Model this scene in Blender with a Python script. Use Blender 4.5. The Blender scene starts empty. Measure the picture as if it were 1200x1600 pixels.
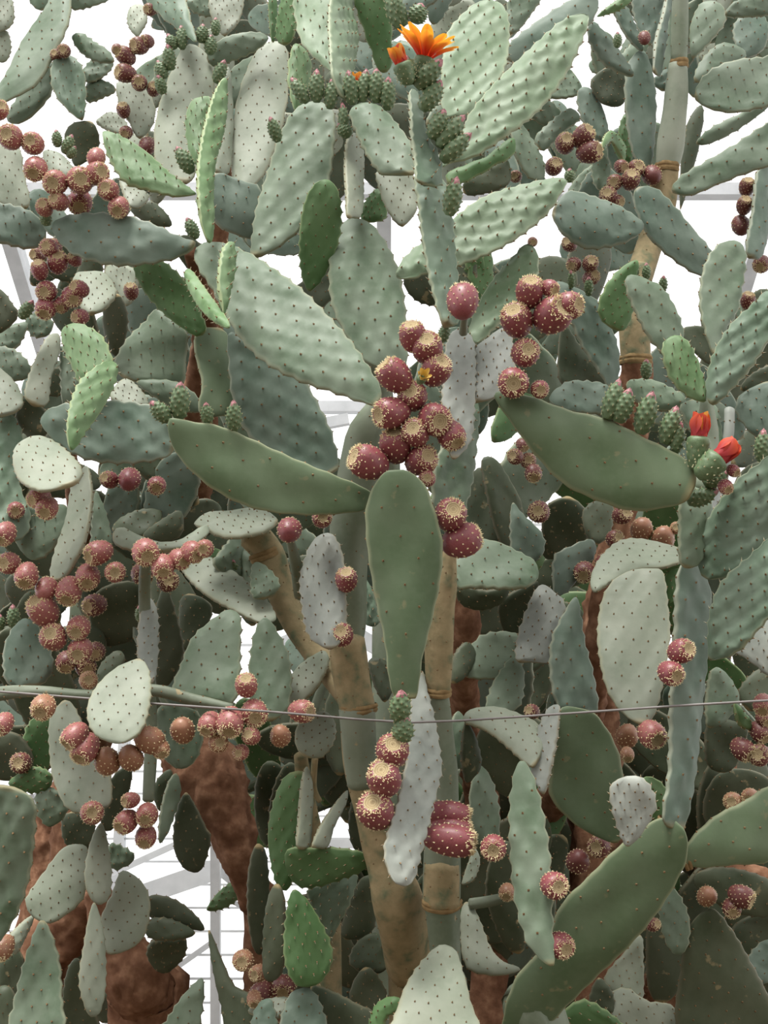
import bpy, math, random
import numpy as np
from mathutils import Vector, Matrix
random.seed(7); rng = np.random.default_rng(7)
S = bpy.context.scene
COL = S.collection
# ------------------------------------------------------------------ camera
FPX, CAMZ, PITCH = 2000.0, 1.7, math.radians(14)
cam_d = bpy.data.cameras.new('camera'); cam = bpy.data.objects.new('camera', cam_d); COL.objects.link(cam)
cam_d.sensor_fit = 'VERTICAL'; cam_d.sensor_height = 24; cam_d.lens = 24*FPX/1600
cam.location = (0, 0, CAMZ); cam.rotation_euler = (math.pi/2 + PITCH, 0, 0)
cam_d.clip_end = 200
S.camera = cam
# ------------------------------------------------------------------ sky, sun, exposure
w = bpy.data.worlds.new('overcast_sky'); S.world = w; w.use_nodes = True
bg = w.node_tree.nodes['Background']; bg.inputs[0].default_value = (1.0, 0.985, 0.985, 1); bg.inputs[1].default_value = 1.2
sun_d = bpy.data.lights.new('sun', 'SUN'); sun = bpy.data.objects.new('sun', sun_d); COL.objects.link(sun)
sun_d.energy = 5.0; sun_d.angle = math.radians(20); sun_d.color = (1, .97, .93)
sun.rotation_euler = (math.radians(20), 0, math.radians(-35))
vs = S.view_settings; vs.view_transform = 'Standard'; vs.look = 'None'; vs.gamma = 1; vs.use_curve_mapping = False
vs.exposure = 0.5
# ------------------------------------------------------------------ pixel rays
CAM = np.array([0, 0, CAMZ]); FW = np.array([0, math.cos(PITCH), math.sin(PITCH)])
RT = np.array([1., 0, 0]); UP = np.array([0, -math.sin(PITCH), math.cos(PITCH)])
def ray(x, y): return FW + (x-600)/FPX*RT + (800-y)/FPX*UP
def pt(x, y, d): return CAM + d*ray(x, y)
# ------------------------------------------------------------------ materials
def mat(name, c1, c2=None, rough=.5, scale=30, spec=.4, bump=0, c3=None):
    m = bpy.data.materials.new(name); m.use_nodes = True
    nt = m.node_tree; b = nt.nodes['Principled BSDF']
    b.inputs['Roughness'].default_value = rough; b.inputs['Specular IOR Level'].default_value = spec
    b.inputs['Base Color'].default_value = (*c1, 1)
    if c2:
        tc = nt.nodes.new('ShaderNodeTexCoord'); oi = nt.nodes.new('ShaderNodeObjectInfo')
        ad = nt.nodes.new('ShaderNodeVectorMath'); nt.links.new(tc.outputs['Object'], ad.inputs[0])
        sc = nt.nodes.new('ShaderNodeVectorMath'); sc.operation = 'SCALE'; sc.inputs['Scale'].default_value = 50
        sc.inputs[0].default_value = (1, .7, .4)
        nt.links.new(oi.outputs['Random'], sc.inputs['Scale']); nt.links.new(sc.outputs[0], ad.inputs[1])
        nz = nt.nodes.new('ShaderNodeTexNoise'); nz.inputs['Scale'].default_value = scale; nz.inputs['Detail'].default_value = 6
        nt.links.new(ad.outputs[0], nz.inputs['Vector'])
        r = nt.nodes.new('ShaderNodeValToRGB'); r.color_ramp.elements[0].position = .3; r.color_ramp.elements[1].position = .7
        r.color_ramp.elements[0].color = (*c1, 1); r.color_ramp.elements[1].color = (*c2, 1)
        if c3:
            e = r.color_ramp.elements.new(.52); e.color = (*c3, 1)
        nt.links.new(nz.outputs['Fac'], r.inputs[0]); nt.links.new(r.outputs[0], b.inputs['Base Color'])
        if bump:
            bp = nt.nodes.new('ShaderNodeBump'); bp.inputs['Strength'].default_value = bump; bp.inputs['Distance'].default_value = .004
            nt.links.new(nz.outputs['Fac'], bp.inputs['Height']); nt.links.new(bp.outputs[0], b.inputs['Normal'])
    return m
def padmat(name, green, bloom, edge, cork=.5, rough=.56, spots=.0):
    """cactus skin: green flesh under a waxy bloom, pale margin with backlit rim painted in, corky foot (attributes t = foot..tip, e = face..margin)"""
    m = bpy.data.materials.new(name); m.use_nodes = True; nt = m.node_tree; N = nt.nodes.new; L = nt.links.new
    b = nt.nodes['Principled BSDF']; b.inputs['Roughness'].default_value = rough; b.inputs['Specular IOR Level'].default_value = .32
    tc = N('ShaderNodeTexCoord'); oi = N('ShaderNodeObjectInfo')
    sc = N('ShaderNodeVectorMath'); sc.operation = 'SCALE'; sc.inputs[0].default_value = (37, 19, 11); L(oi.outputs['Random'], sc.inputs['Scale'])
    ad = N('ShaderNodeVectorMath'); L(tc.outputs['Object'], ad.inputs[0]); L(sc.outputs[0], ad.inputs[1])
    def noise(s, d=5):
        n = N('ShaderNodeTexNoise'); n.inputs['Scale'].default_value = s; n.inputs['Detail'].default_value = d; L(ad.outputs[0], n.inputs['Vector']); return n.outputs['Fac']
    def ramp(f, a, c):
        r = N('ShaderNodeMapRange'); r.inputs['From Min'].default_value = a; r.inputs['From Max'].default_value = c; L(f, r.inputs['Value']); return r.outputs[0]
    def mix(f, a, c):
        x = N('ShaderNodeMix'); x.data_type = 'RGBA'
        if isinstance(f, float): x.inputs[0].default_value = f
        else: L(f, x.inputs[0])
        for i, v in ((6, a), (7, c)):
            if isinstance(v, tuple): x.inputs[i].default_value = (*v, 1)
            else: L(v, x.inputs[i])
        return x.outputs[2]
    def mul(a, c):
        x = N('ShaderNodeMath'); x.operation = 'MULTIPLY'
        for i, v in ((0, a), (1, c)):
            if isinstance(v, (int, float)): x.inputs[i].default_value = v
            else: L(v, x.inputs[i])
        return x.outputs[0]
    n1 = noise(9); n2 = noise(70)
    c = mix(ramp(n1, .32, .68), green, bloom)
    c = mix(mul(ramp(n2, .45, .75), .35), c, bloom)
    # every pad a little different
    hs = N('ShaderNodeHueSaturation'); L(c, hs.inputs['Color'])
    r1 = N('ShaderNodeMapRange'); L(oi.outputs['Random'], r1.inputs['Value']); r1.inputs['To Min'].default_value = .86; r1.inputs['To Max'].default_value = 1.14
    L(r1.outputs[0], hs.inputs['Value']); c = hs.outputs[0]
    at = N('ShaderNodeAttribute'); at.attribute_name = 'e'; c = mix(mul(ramp(at.outputs['Fac'], .5, .95), .9), c, edge)  # yellowish margin, strengthened to paint in bright backlit rims
    if spots:
        n3 = noise(38, 3); c = mix(mul(ramp(n3, .66, .72), spots), c, (.30, .24, .13))
    if cork:
        a2 = N('ShaderNodeAttribute'); a2.attribute_name = 't'
        sub = N('ShaderNodeMath'); sub.operation = 'SUBTRACT'; L(mul(n1, .075), sub.inputs[0]); L(a2.outputs['Fac'], sub.inputs[1])
        c = mix(mul(ramp(sub.outputs[0], 0, .03), cork), c, (.33, .25, .12))
    L(c, b.inputs['Base Color'])
    bp = N('ShaderNodeBump'); bp.inputs['Strength'].default_value = .25; bp.inputs['Distance'].default_value = .002
    L(noise(45, 4), bp.inputs['Height']); L(bp.outputs[0], b.inputs['Normal'])
    return m
M = {
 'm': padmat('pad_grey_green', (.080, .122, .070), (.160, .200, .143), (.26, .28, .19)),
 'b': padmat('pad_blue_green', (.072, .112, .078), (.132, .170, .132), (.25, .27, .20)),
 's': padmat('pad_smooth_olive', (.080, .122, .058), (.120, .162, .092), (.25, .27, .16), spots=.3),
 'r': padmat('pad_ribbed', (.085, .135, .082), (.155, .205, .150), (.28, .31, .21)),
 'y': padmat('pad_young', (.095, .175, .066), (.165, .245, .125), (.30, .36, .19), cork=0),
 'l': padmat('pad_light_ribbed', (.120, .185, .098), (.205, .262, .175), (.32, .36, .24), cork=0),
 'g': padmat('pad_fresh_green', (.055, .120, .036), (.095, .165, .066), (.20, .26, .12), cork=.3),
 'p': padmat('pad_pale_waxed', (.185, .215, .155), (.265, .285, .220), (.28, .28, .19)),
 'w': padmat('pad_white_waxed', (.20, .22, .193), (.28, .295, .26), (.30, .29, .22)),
 'd': padmat('pad_old_dull_shade', (.045, .062, .032), (.082, .094, .058), (.13, .125, .08), cork=.9, spots=.6),  # old dull skin, darkened further to paint shade into the hollows
}
M['areole'] = mat('areole_felt', (.10, .06, .03), (.26, .17, .08), .9, 400)
M['spine'] = mat('spine', (.62, .55, .38), None, .6)
M['red'] = mat('fruit_red', (.165, .034, .041), (.245, .070, .073), .42, 18, .45)
M['rose'] = mat('fruit_rose', (.235, .060, .062), (.325, .130, .108), .42, 14, .45)
M['tan'] = mat('fruit_orange', (.29, .175, .085), (.33, .22, .11), .45, 14, .45, c3=(.28, .115, .075))
M['dark'] = mat('fruit_dark_red', (.10, .026, .026), (.17, .055, .045), .45, 18, .4)
M['scar'] = mat('fruit_scar', (.28, .18, .085), (.44, .33, .18), .85, 90, .2, .6)
M['glochid'] = mat('glochid', (.74, .63, .38), None, .7)
M['bud'] = mat('bud_green', (.075, .125, .055), (.135, .19, .095), .5, 30)
M['budtip'] = mat('bud_pink_tip', (.34, .11, .15), (.42, .22, .20), .5, 60)
M['stem_g'] = padmat('stem_green', (.12, .15, .095), (.20, .225, .165), (.24, .25, .17), cork=.0, spots=.9)
M['stem_t'] = mat('stem_corky', (.34, .265, .15), (.13, .15, .085), .8, 32, .2, .8, c3=(.26, .21, .115))
M['ring'] = mat('joint_ring_cork', (.18, .115, .05), (.29, .20, .095), .9, 60, .2, .7)
M['wood'] = mat('trunk_bark', (.12, .055, .030), (.30, .165, .10), .9, 34, .15, 1.0, c3=(.19, .095, .055))
M['steel'] = mat('galvanised_steel', (.40, .41, .42), (.50, .51, .52), .5, 8, .5)
M['wire'] = mat('wire_steel', (.16, .145, .135), (.22, .20, .19), .5, 40)
M['soil'] = mat('soil', (.06, .045, .03), (.12, .09, .06), .95, 3, .1, .8)
def scarmat():
    m = mat('fruit_scar', (.28, .18, .085), (.44, .33, .18), .85, 90, .2, .6); nt = m.node_tree
    at = nt.nodes.new('ShaderNodeAttribute'); at.attribute_name = 'e'; x = nt.nodes.new('ShaderNodeMix'); x.data_type = 'RGBA'; x.inputs[7].default_value = (.58, .47, .28, 1)
    b = nt.nodes['Principled BSDF']; l = b.inputs['Base Color'].links[0].from_socket
    nt.links.new(l, x.inputs[6]); nt.links.new(at.outputs['Fac'], x.inputs[0]); nt.links.new(x.outputs[2], b.inputs['Base Color']); return m
M['scar'] = scarmat()
M['budscale'] = mat('bud_scale', (.38, .34, .20), (.28, .28, .15), .6, 60)
M['dried'] = mat('dried_flower', (.62, .40, .08), (.75, .58, .2), .8, 80)
def petalmat(name, inner, outer, a=.25, b=.85):
    m = bpy.data.materials.new(name); m.use_nodes = True; nt = m.node_tree; bs = nt.nodes['Principled BSDF']
    at = nt.nodes.new('ShaderNodeAttribute'); at.attribute_name = 'e'
    r = nt.nodes.new('ShaderNodeValToRGB'); r.color_ramp.elements[0].color = (*inner, 1); r.color_ramp.elements[1].color = (*outer, 1)
    r.color_ramp.elements[0].position = a; r.color_ramp.elements[1].position = b
    nt.links.new(at.outputs['Fac'], r.inputs[0]); nt.links.new(r.outputs[0], bs.inputs['Base Color']); bs.inputs['Roughness'].default_value = .5
    tr = nt.nodes.new('ShaderNodeBsdfTranslucent'); nt.links.new(r.outputs[0], tr.inputs[0])
    mx = nt.nodes.new('ShaderNodeMixShader'); mx.inputs[0].default_value = .4
    nt.links.new(bs.outputs[0], mx.inputs[1]); nt.links.new(tr.outputs[0], mx.inputs[2])
    nt.links.new(mx.outputs[0], nt.nodes['Material Output'].inputs[0]); return m
M['petal_o'] = petalmat('petal_orange', (.62, .045, .012), (.85, .40, .035), .15, .8)
M['petal_r'] = petalmat('petal_red', (.50, .045, .05), (.72, .12, .04), .3, .95)
g = bpy.data.materials.new('greenhouse_glass'); g.use_nodes = True; nt = g.node_tree
tb = nt.nodes.new('ShaderNodeBsdfTransparent'); tb.inputs[0].default_value = (.97, .98, .98, 1)
gb = nt.nodes.new('ShaderNodeBsdfGlossy'); gb.inputs['Roughness'].default_value = .05
mx = nt.nodes.new('ShaderNodeMixShader'); mx.inputs[0].default_value = .06
nt.links.new(tb.outputs[0], mx.inputs[1]); nt.links.new(gb.outputs[0], mx.inputs[2]); nt.links.new(mx.outputs[0], nt.nodes['Material Output'].inputs[0])
M['glass'] = g
# ------------------------------------------------------------------ object helpers
def mesh(name, v, f, m=None, smooth=True, attrs=None):
    me = bpy.data.meshes.new(name)
    me.from_pydata([tuple(p) for p in v], [], f)
    if m: me.materials.append(m)
    if smooth: me.polygons.foreach_set('use_smooth', [True]*len(me.polygons))
    for k, a in (attrs or {}).items():
        at = me.attributes.new(k, 'FLOAT', 'POINT'); at.data.foreach_set('value', np.asarray(a, dtype=np.float32))
    return me
def obj(name, me, parent=None, loc=(0, 0, 0), kind=None):
    o = bpy.data.objects.new(name, me); COL.objects.link(o); o.location = tuple(float(q) for q in loc)
    if parent: o.parent = parent
    if kind: o['kind'] = kind
    return o
def tag(o, label, cat, group=None):
    o['label'] = label; o['category'] = cat
    if group: o['group'] = group
    return o
def boxbar(a, b, wd, ht, up=(0, 0, 1)):
    a, b = np.array(a, float), np.array(b, float); d = b-a; d /= np.linalg.norm(d)
    s = np.cross(d, up); s /= np.linalg.norm(s); u = np.cross(s, d)
    v = []
    for p in (a, b):
        for i, j in ((-1, -1), (1, -1), (1, 1), (-1, 1)): v.append(p + s*i*wd/2 + u*j*ht/2)
    return v, [(0, 3, 2, 1), (4, 5, 6, 7), (0, 1, 5, 4), (1, 2, 6, 5), (2, 3, 7, 6), (3, 0, 4, 7)]
def bar(name, a, b, wd, ht, m, parent=None, up=(0, 0, 1), kind=None):
    v, f = boxbar(a, b, wd, ht, up); c = (np.array(a)+np.array(b))/2
    return obj(name, mesh(name, [p-c for p in v], f, m, False), parent, c, kind)
# ------------------------------------------------------------------ greenhouse shell
fl = obj('floor', mesh('floor', [(-8, -4, 0), (8, -4, 0), (8, 9.2, 0), (-8, 9.2, 0), (-8, -4, -.2), (8, -4, -.2), (8, 9.2, -.2), (-8, 9.2, -.2)],
     [(0, 1, 2, 3), (7, 6, 5, 4), (0, 4, 5, 1), (1, 5, 6, 2), (2, 6, 7, 3), (3, 7, 4, 0)], M['soil'], False), None, (0, 0, 0), 'structure')
M['render'] = mat('light_block_masonry', (.30, .28, .25), (.38, .36, .33), .9, 3, .2, .3)
wv, wf = boxbar((-8, -4.1, 2.0), (8, -4.1, 2.0), .2, 4.0)
obj('wall_light_block', mesh('wall_light_block', wv, wf, M['render'], False), None, (0, 0, 0), 'structure')  # unseen wall added behind the camera to cut frontal light
WY, WH = 9.0, 4.8
wall = obj('wall_back', None, None, (0, WY, 0), 'structure')
XS = np.arange(-7.2, 7.21, 1.8)
for x in XS: bar('wall_post', (x, 0, 0), (x, 0, WH), .07, .09, M['steel'], wall, (0, 1, 0))
pv, pf = boxbar((-.88, 0, 0), (.88, 0, 0), .004, .136); louvre = mesh('pane', pv, pf, M['glass'], False)
lv, lf = boxbar((-.9, 0, 0), (.9, 0, 0), .03, .014); lbar = mesh('glazing_bar', lv, lf, M['steel'], False)
pv, pf = boxbar((-.88, 0, 0), (.88, 0, 0), .004, .84); bigp = mesh('pane', pv, pf, M['glass'], False)
for xa in XS[:-1]:
    for k in range(13): obj('glazing_bar', lbar, wall, (xa+.9, 0, .3+.15*k))
    for k in range(12): obj('pane', louvre, wall, (xa+.9, 0, .375+.15*k))
    for k in range(4): obj('glazing_bar', lbar, wall, (xa+.9, 0, 2.1+.875*(k))) if k else None
    for k in range(3): obj('pane', bigp, wall, (xa+.9, 0, 2.54+.875*k))
bar('base_rail', (-7.2, 0, .15), (7.2, 0, .15), .1, .3, M['steel'], wall)
# steel bracing in front of the glass wall
def pbar(x0, y0, d0, x1, y1, d1, wd, ht, name='brace'):
    a, b = pt(x0, y0, d0)-np.array([0, WY, 0]), pt(x1, y1, d1)-np.array([0, WY, 0])
    bar(name, a, b, wd, ht, M['steel'], wall, (0, 1, 0) if abs(b[2]-a[2]) > abs(b[0]-a[0]) else (0, 0, 1))
pbar(180, 1413, 8.4, 345, 1356, 8.4, .07, .13)
pbar(340, 1352, 8.4, 420, 1420, 8.4, .05, .09)
pbar(337, 1200, 8.3, 337, 1700, 8.2, .062, .07, 'wall_post')
pbar(160, 1372, 8.5, 285, 1315, 8.5, .03, .04)
pbar(345, 1395, 8.5, 410, 1440, 8.5, .02, .03)
pbar(250, 1530, 8.5, 335, 1470, 8.5, .02, .035)
pbar(48, 1240, 8.0, 70, 1420, 8.0, .05, .05)
pbar(68, 1240, 8.1, 92, 1420, 8.1, .05, .05)
pbar(40, 1330, 8.1, 110, 1300, 8.1, .03, .05)
pbar(480, 667, 8.3, 545, 655, 8.3, .05, .07)
pbar(470, 1320, 8.3, 560, 1318, 8.3, .05, .06)
pbar(545, 985, 8.3, 600, 1018, 8.3, .05, .10)
pbar(395, 1020, 8.3, 480, 985, 8.3, .03, .05)
# sloping glass roof
roof = obj('ceiling', None, None, (0, WY, WH), 'structure')
RS = np.array([0, -1, .42]); RS = RS/np.linalg.norm(RS); RL = 12.0
for x in np.arange(-7.2, 7.21, 2.4): bar('rafter', (x, 0, 0), tuple(np.array([x, 0, 0])+RS*RL), .09, .14, M['steel'], roof)
for k in range(7): q = RS*(k*2.0); bar('purlin', (-7.2, q[1], q[2]-.06), (7.2, q[1], q[2]-.06), .08, .08, M['steel'], roof)
RN = np.array([0, RS[2], -RS[1]])
for ix in range(6):
    for k in range(6):
        a = np.array([-7.2+2.4*ix+1.2, 0, .0])+RS*(2*k+.03); b = a+RS*1.94
        v, f = boxbar(a, b, 2.3, .005, RN); c = (a+b)/2
        obj('pane', mesh('pane', [p-c for p in v], f, M['glass'], False), roof, c)
# ------------------------------------------------------------------ plants: roots
PL = {}
def plant(key, x, depth, label, group=None):
    p = pt(x, 1300, depth); o = obj('prickly_pear', None, None, (p[0], p[1], 0)); PL[key] = o
    tag(o, label, 'cactus', group); return o
plant('C', 690, 2.62, 'slender prickly pear on a thin corky jointed stem, topped by an open orange flower')
plant('K', 600, 2.72, 'prickly pear with thick tan-ringed stem and broad grey-green pads, a bare oblique branch joining it')
plant('R', 1010, 2.55, 'prickly pear with a wide dark diagonal pad, upright blue-green stem and red half-open flowers')
plant('L', 150, 2.95, 'prickly pear hung with clusters of pinkish fruit along a thin horizontal branch')
plant('U', 250, 3.7, 'tall pale prickly pear with green bud clusters and dark fruit under the roof beams')
plant('T', 560, 3.45, 'prickly pear with a row of pink-tipped buds and one deep green upright pad')
plant('V', 1040, 3.8, 'tall prickly pear with smooth pale trunk ringed yellow-brown, fruits clustered beside it')
plant('Q', 950, 3.05, 'prickly pear with one broad pale oval pad and a curved shelf-like pad above it')
plant('B', 215, 3.3, 'low prickly pear on a thick reddish-brown trunk with drooping pale round pads')
plant('M', 490, 3.05, 'dark green prickly pear with overlapping drooping pads behind the two ringed stems')
plant('N', 1120, 3.3, 'shaded prickly pear with dull fruit and dark pads beneath the blue-green stem')
def rel(key, p): return np.asarray(p) - np.array(PL[key].location)
# ------------------------------------------------------------------ pad builder
STY = {  # areole spacing, bump height, spine length, thickness
 'm': (.040, .0054, .003, .011), 'b': (.042, .0056, .003, .011), 's': (.052, .0008, .003, .011), 'r': (.034, .0090, .006, .010),
 'y': (.030, .0068, .006, .009), 'l': (.034, .0075, .006, .009), 'g': (.030, .0045, .004, .010), 'p': (.031, .0024, .003, .010), 'w': (.028, .0048, .004, .009), 'd': (.036, .0020, .003, .012)}
def smooth_outline(P, n=9):
    P = np.asarray(P, float); k = len(P); out = []
    for i in range(k):
        p0, p1, p2, p3 = P[i-1], P[i], P[(i+1) % k], P[(i+2) % k]
        for j in range(n):
            t = j/n
            out.append(.5*((2*p1)+(-p0+p2)*t+(2*p0-5*p1+4*p2-p3)*t*t+(-p0+3*p1-3*p2+p3)*t**3))
    return np.array(out)
CONE = [(math.cos(a), math.sin(a)) for a in np.linspace(0, 2*math.pi, 6)[:-1]]
def add_cones(pts, nrm, r, h, V, F):
    for p, n in zip(pts, nrm):
        n = n/np.linalg.norm(n); a = np.cross(n, (0.31, .2, .93)); a /= np.linalg.norm(a); b = np.cross(n, a)
        i0 = len(V)
        for c, s in CONE: V.append(p - n*.001 + (a*c+b*s)*r)
        V.append(p + n*h)
        for k in range(5): F.append((i0+k, i0+(k+1) % 5, i0+5))
PADCOUNT = 0
def pad(key, sty, d, yaw, pitch, pts, name='pad', th=None):
    global PADCOUNT
    PADCOUNT += 1
    sp, bh, sl, T = STY[sty]; T = th or T
    out = smooth_outline(pts); ctr = np.asarray(pts, float).mean(0)
    yw, pi_ = math.radians(yaw), math.radians(pitch)
    n = np.array([math.sin(yw)*math.cos(pi_), -math.cos(yw)*math.cos(pi_), math.sin(pi_)])
    P0 = pt(ctr[0], ctr[1], d)
    w3 = []
    for x, y in out:
        r = ray(x, y); den = n @ r
        if abs(den) < .12: den = math.copysign(.12, den)
        w3.append(CAM + r*((n @ (P0-CAM))/den))
    w3 = np.array(w3); c3 = w3.mean(0); q = w3-c3
    first = q[0]
    _, _, vt = np.linalg.svd(q, full_matrices=False); e1 = vt[0]
    if first @ e1 > 0: e1 = -e1
    e2 = np.cross(n, e1); e2 /= np.linalg.norm(e2)
    A, B = q @ e1, q @ e2
    t0, t1 = A.min(), A.max(); Lm = t1-t0; Wm = B.max()-B.min()
    big = max(Lm, Wm)/d
    hr = 1.45 if d < 3.2 else 1.0
    nt_ = int(np.clip(big*190*hr, 16, 40*hr)); ns = int(np.clip(big*150*hr, 14, 30*hr))
    u = (1-np.cos(np.linspace(0.0, math.pi, nt_+1)))/2; u = .35*u+.65*np.linspace(0, 1, nt_+1); u = np.clip(u, .004, .996)
    ts = t0+u*Lm; lo = np.empty(nt_+1); hi = np.empty(nt_+1)
    A2, B2 = np.roll(A, -1), np.roll(B, -1)
    for i, t in enumerate(ts):
        m_ = (A-t)*(A2-t) <= 0; m_ &= np.abs(A2-A) > 1e-9
        x = B[m_]+(t-A[m_])/(A2[m_]-A[m_])*(B2[m_]-B[m_]); lo[i], hi[i] = x.min(), x.max()
    T = min(T, .32*Wm)
    s = sp*float(np.clip(math.sqrt(max(Lm, .06)/.3), .55, 1.12)); rs = s*.85
    sca = min(bh*.42+.0006, .0026)*np.clip(np.minimum(u, 1-u)*9, 0, 1)*np.clip((hi-lo)/.05, 0, 1)
    hi = hi+sca*np.sin(2*math.pi*(ts-t0)/rs); lo = lo-sca*np.sin(2*math.pi*(ts-t0)/rs+1.3)
    thp = T*np.sqrt(np.clip(1-np.abs(2*u-1)**5, 0, 1)); thp = np.maximum(thp, np.where(u < .15, .55*T, .12*T))
    thp = np.minimum(thp, .6*(hi-lo)/2+.002)
    ph = np.linspace(0, 2*math.pi, 2*ns, endpoint=False)
    cs, sn = np.cos(ph), np.sin(ph)
    ss = np.sign(cs)*(np.abs(cs)**.85); zz = np.sign(sn)*(np.abs(sn)**.62)
    mid, half = (lo+hi)/2, (hi-lo)/2
    X = np.repeat(ts[:, None], 2*ns, 1); Y = mid[:, None]+half[:, None]*ss[None, :]; Z = thp[:, None]*zz[None, :]
    side = np.repeat(np.sign(sn)[None, :], nt_+1, 0)
    # gentle warp of the whole pad
    k1, k2, k3 = rng.uniform(-1, 1, 3); amp = min(.055*min(Wm, .2), .012)
    def warp(a, b):
        ua = (a-t0)/Lm-.5; ub = b/max(Wm, 1e-4)
        return amp*(k1*4*ua*ua + k2*4*ua*ub + k3*5*ub*ub + .5*np.sin(9*ua+3*k1)*np.cos(7*ub+k2*3))
    # areole lattice
    ar = []
    row = 0; a = t0+s*.5; ph0 = rng.uniform(0, 1)
    while a < t1-s*.25:
        h0, h1 = np.interp(a, ts, lo), np.interp(a, ts, hi)
        b = -Wm + ((row % 2)*.5+ph0)*s
        while b < Wm:
            jb, ja = b+rng.normal(0, .06)*s, a+rng.normal(0, .06)*s
            if h0+.22*s < jb < h1-.22*s: ar.append((ja, jb))
            b += s*1.0
        a += s*.82; row += 1
    ar = np.array(ar) if ar else np.zeros((0, 2))
    if len(ar) and bh > 0:
        sg = .27*s
        fx, fy = X.ravel(), Y.ravel()
        da = fx[:, None]-ar[None, :, 0]; db = fy[:, None]-ar[None, :, 1]
        sga = np.where(da < 0, sg*1.5, sg*.6)     # tubercle: long below the areole, steep above
        disp = (np.exp(-(da/sga)**2/2-(db/(sg*.75))**2/2)).sum(1)*bh - bh*.25
        ee = np.abs(np.repeat(ss[None, :], nt_+1, 0)).ravel()
        Zf = Z.ravel() + side.ravel()*disp*np.clip((1-ee)*5, 0, 1); Z = Zf.reshape(Z.shape)
    Zw = Z + warp(X, Y)
    base = c3 + e1*ts[0] + e2*mid[0]
    V = c3 + X[..., None]*e1 + Y[..., None]*e2 + Zw[..., None]*n - base
    V = V.reshape(-1, 3); F = []; C = 2*ns
    for i in range(nt_):
        for j in range(C):
            j2 = (j+1) % C; F.append((i*C+j, i*C+j2, (i+1)*C+j2, (i+1)*C+j))
    F.append(tuple(range(C-1, -1, -1))); F.append(tuple(nt_*C+j for j in range(C)))
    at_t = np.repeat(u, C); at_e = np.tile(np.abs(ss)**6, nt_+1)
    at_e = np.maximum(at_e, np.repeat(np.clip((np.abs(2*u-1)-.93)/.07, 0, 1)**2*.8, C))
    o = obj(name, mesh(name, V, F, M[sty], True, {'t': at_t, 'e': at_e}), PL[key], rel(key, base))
    # areoles and spines (both faces and the rim)
    Va, Fa, pts3, nr = [], [], [], []
    for (a_, b_) in ar:
        hz = np.interp(a_, ts, thp); hl, hh = np.interp(a_, ts, lo), np.interp(a_, ts, hi)
        sx = np.clip(abs((b_-(hl+hh)/2)/max((hh-hl)/2, 1e-4)), 0, 1)**(1/.85)
        zc = hz*(max(1-sx*sx, 0)**.31)+bh*.72
        wv = warp(a_, b_)
        for sd in (1, -1):
            pts3.append(c3+e1*a_+e2*b_+n*(sd*zc+wv)-base); nr.append(n*sd+e1*.5)
    npts = len(pts3)
    # rim
    for sd, arr, off in ((1, hi, .25), (-1, lo, .25-1.3/(2*math.pi))):
        for k in range(int(Lm/rs)+1):
            a_ = t0+(k+off)*rs
            if not t0+.08*Lm < a_ < t1-.02*Lm: continue
            b_ = np.interp(a_, ts, arr); pts3.append(c3+e1*a_+e2*b_+n*warp(a_, b_)-base)
            sl_ = (np.interp(a_+.004, ts, arr)-np.interp(a_-.004, ts, arr))/.008
            nr.append(e2*sd-e1*sd*np.clip(sl_, -2, 2)+e1*.3+rng.normal(0, .15, 3))
    rr = .0025*min(1.25, max(.75, s/.035))
    add_cones(pts3, nr, rr, .0022+sl*.35, Va, Fa)
    if Va: obj('areoles', mesh('areoles', Va, Fa, M['areole'], False), o, (0, 0, 0), 'stuff')
    if sl >= .004 and d < 3.6:
        Vs, Fs = [], []
        add_cones([p+np.asarray(q_)*0 for p, q_ in zip(pts3, nr)], [np.asarray(q_)/np.linalg.norm(q_)+e1*.4+rng.normal(0, .15, 3) for q_ in nr], .0008, sl*1.6, Vs, Fs)
        obj('spines', mesh('spines', Vs, Fs, M['spine'], False), o, (0, 0, 0), 'stuff')
    return o
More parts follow.
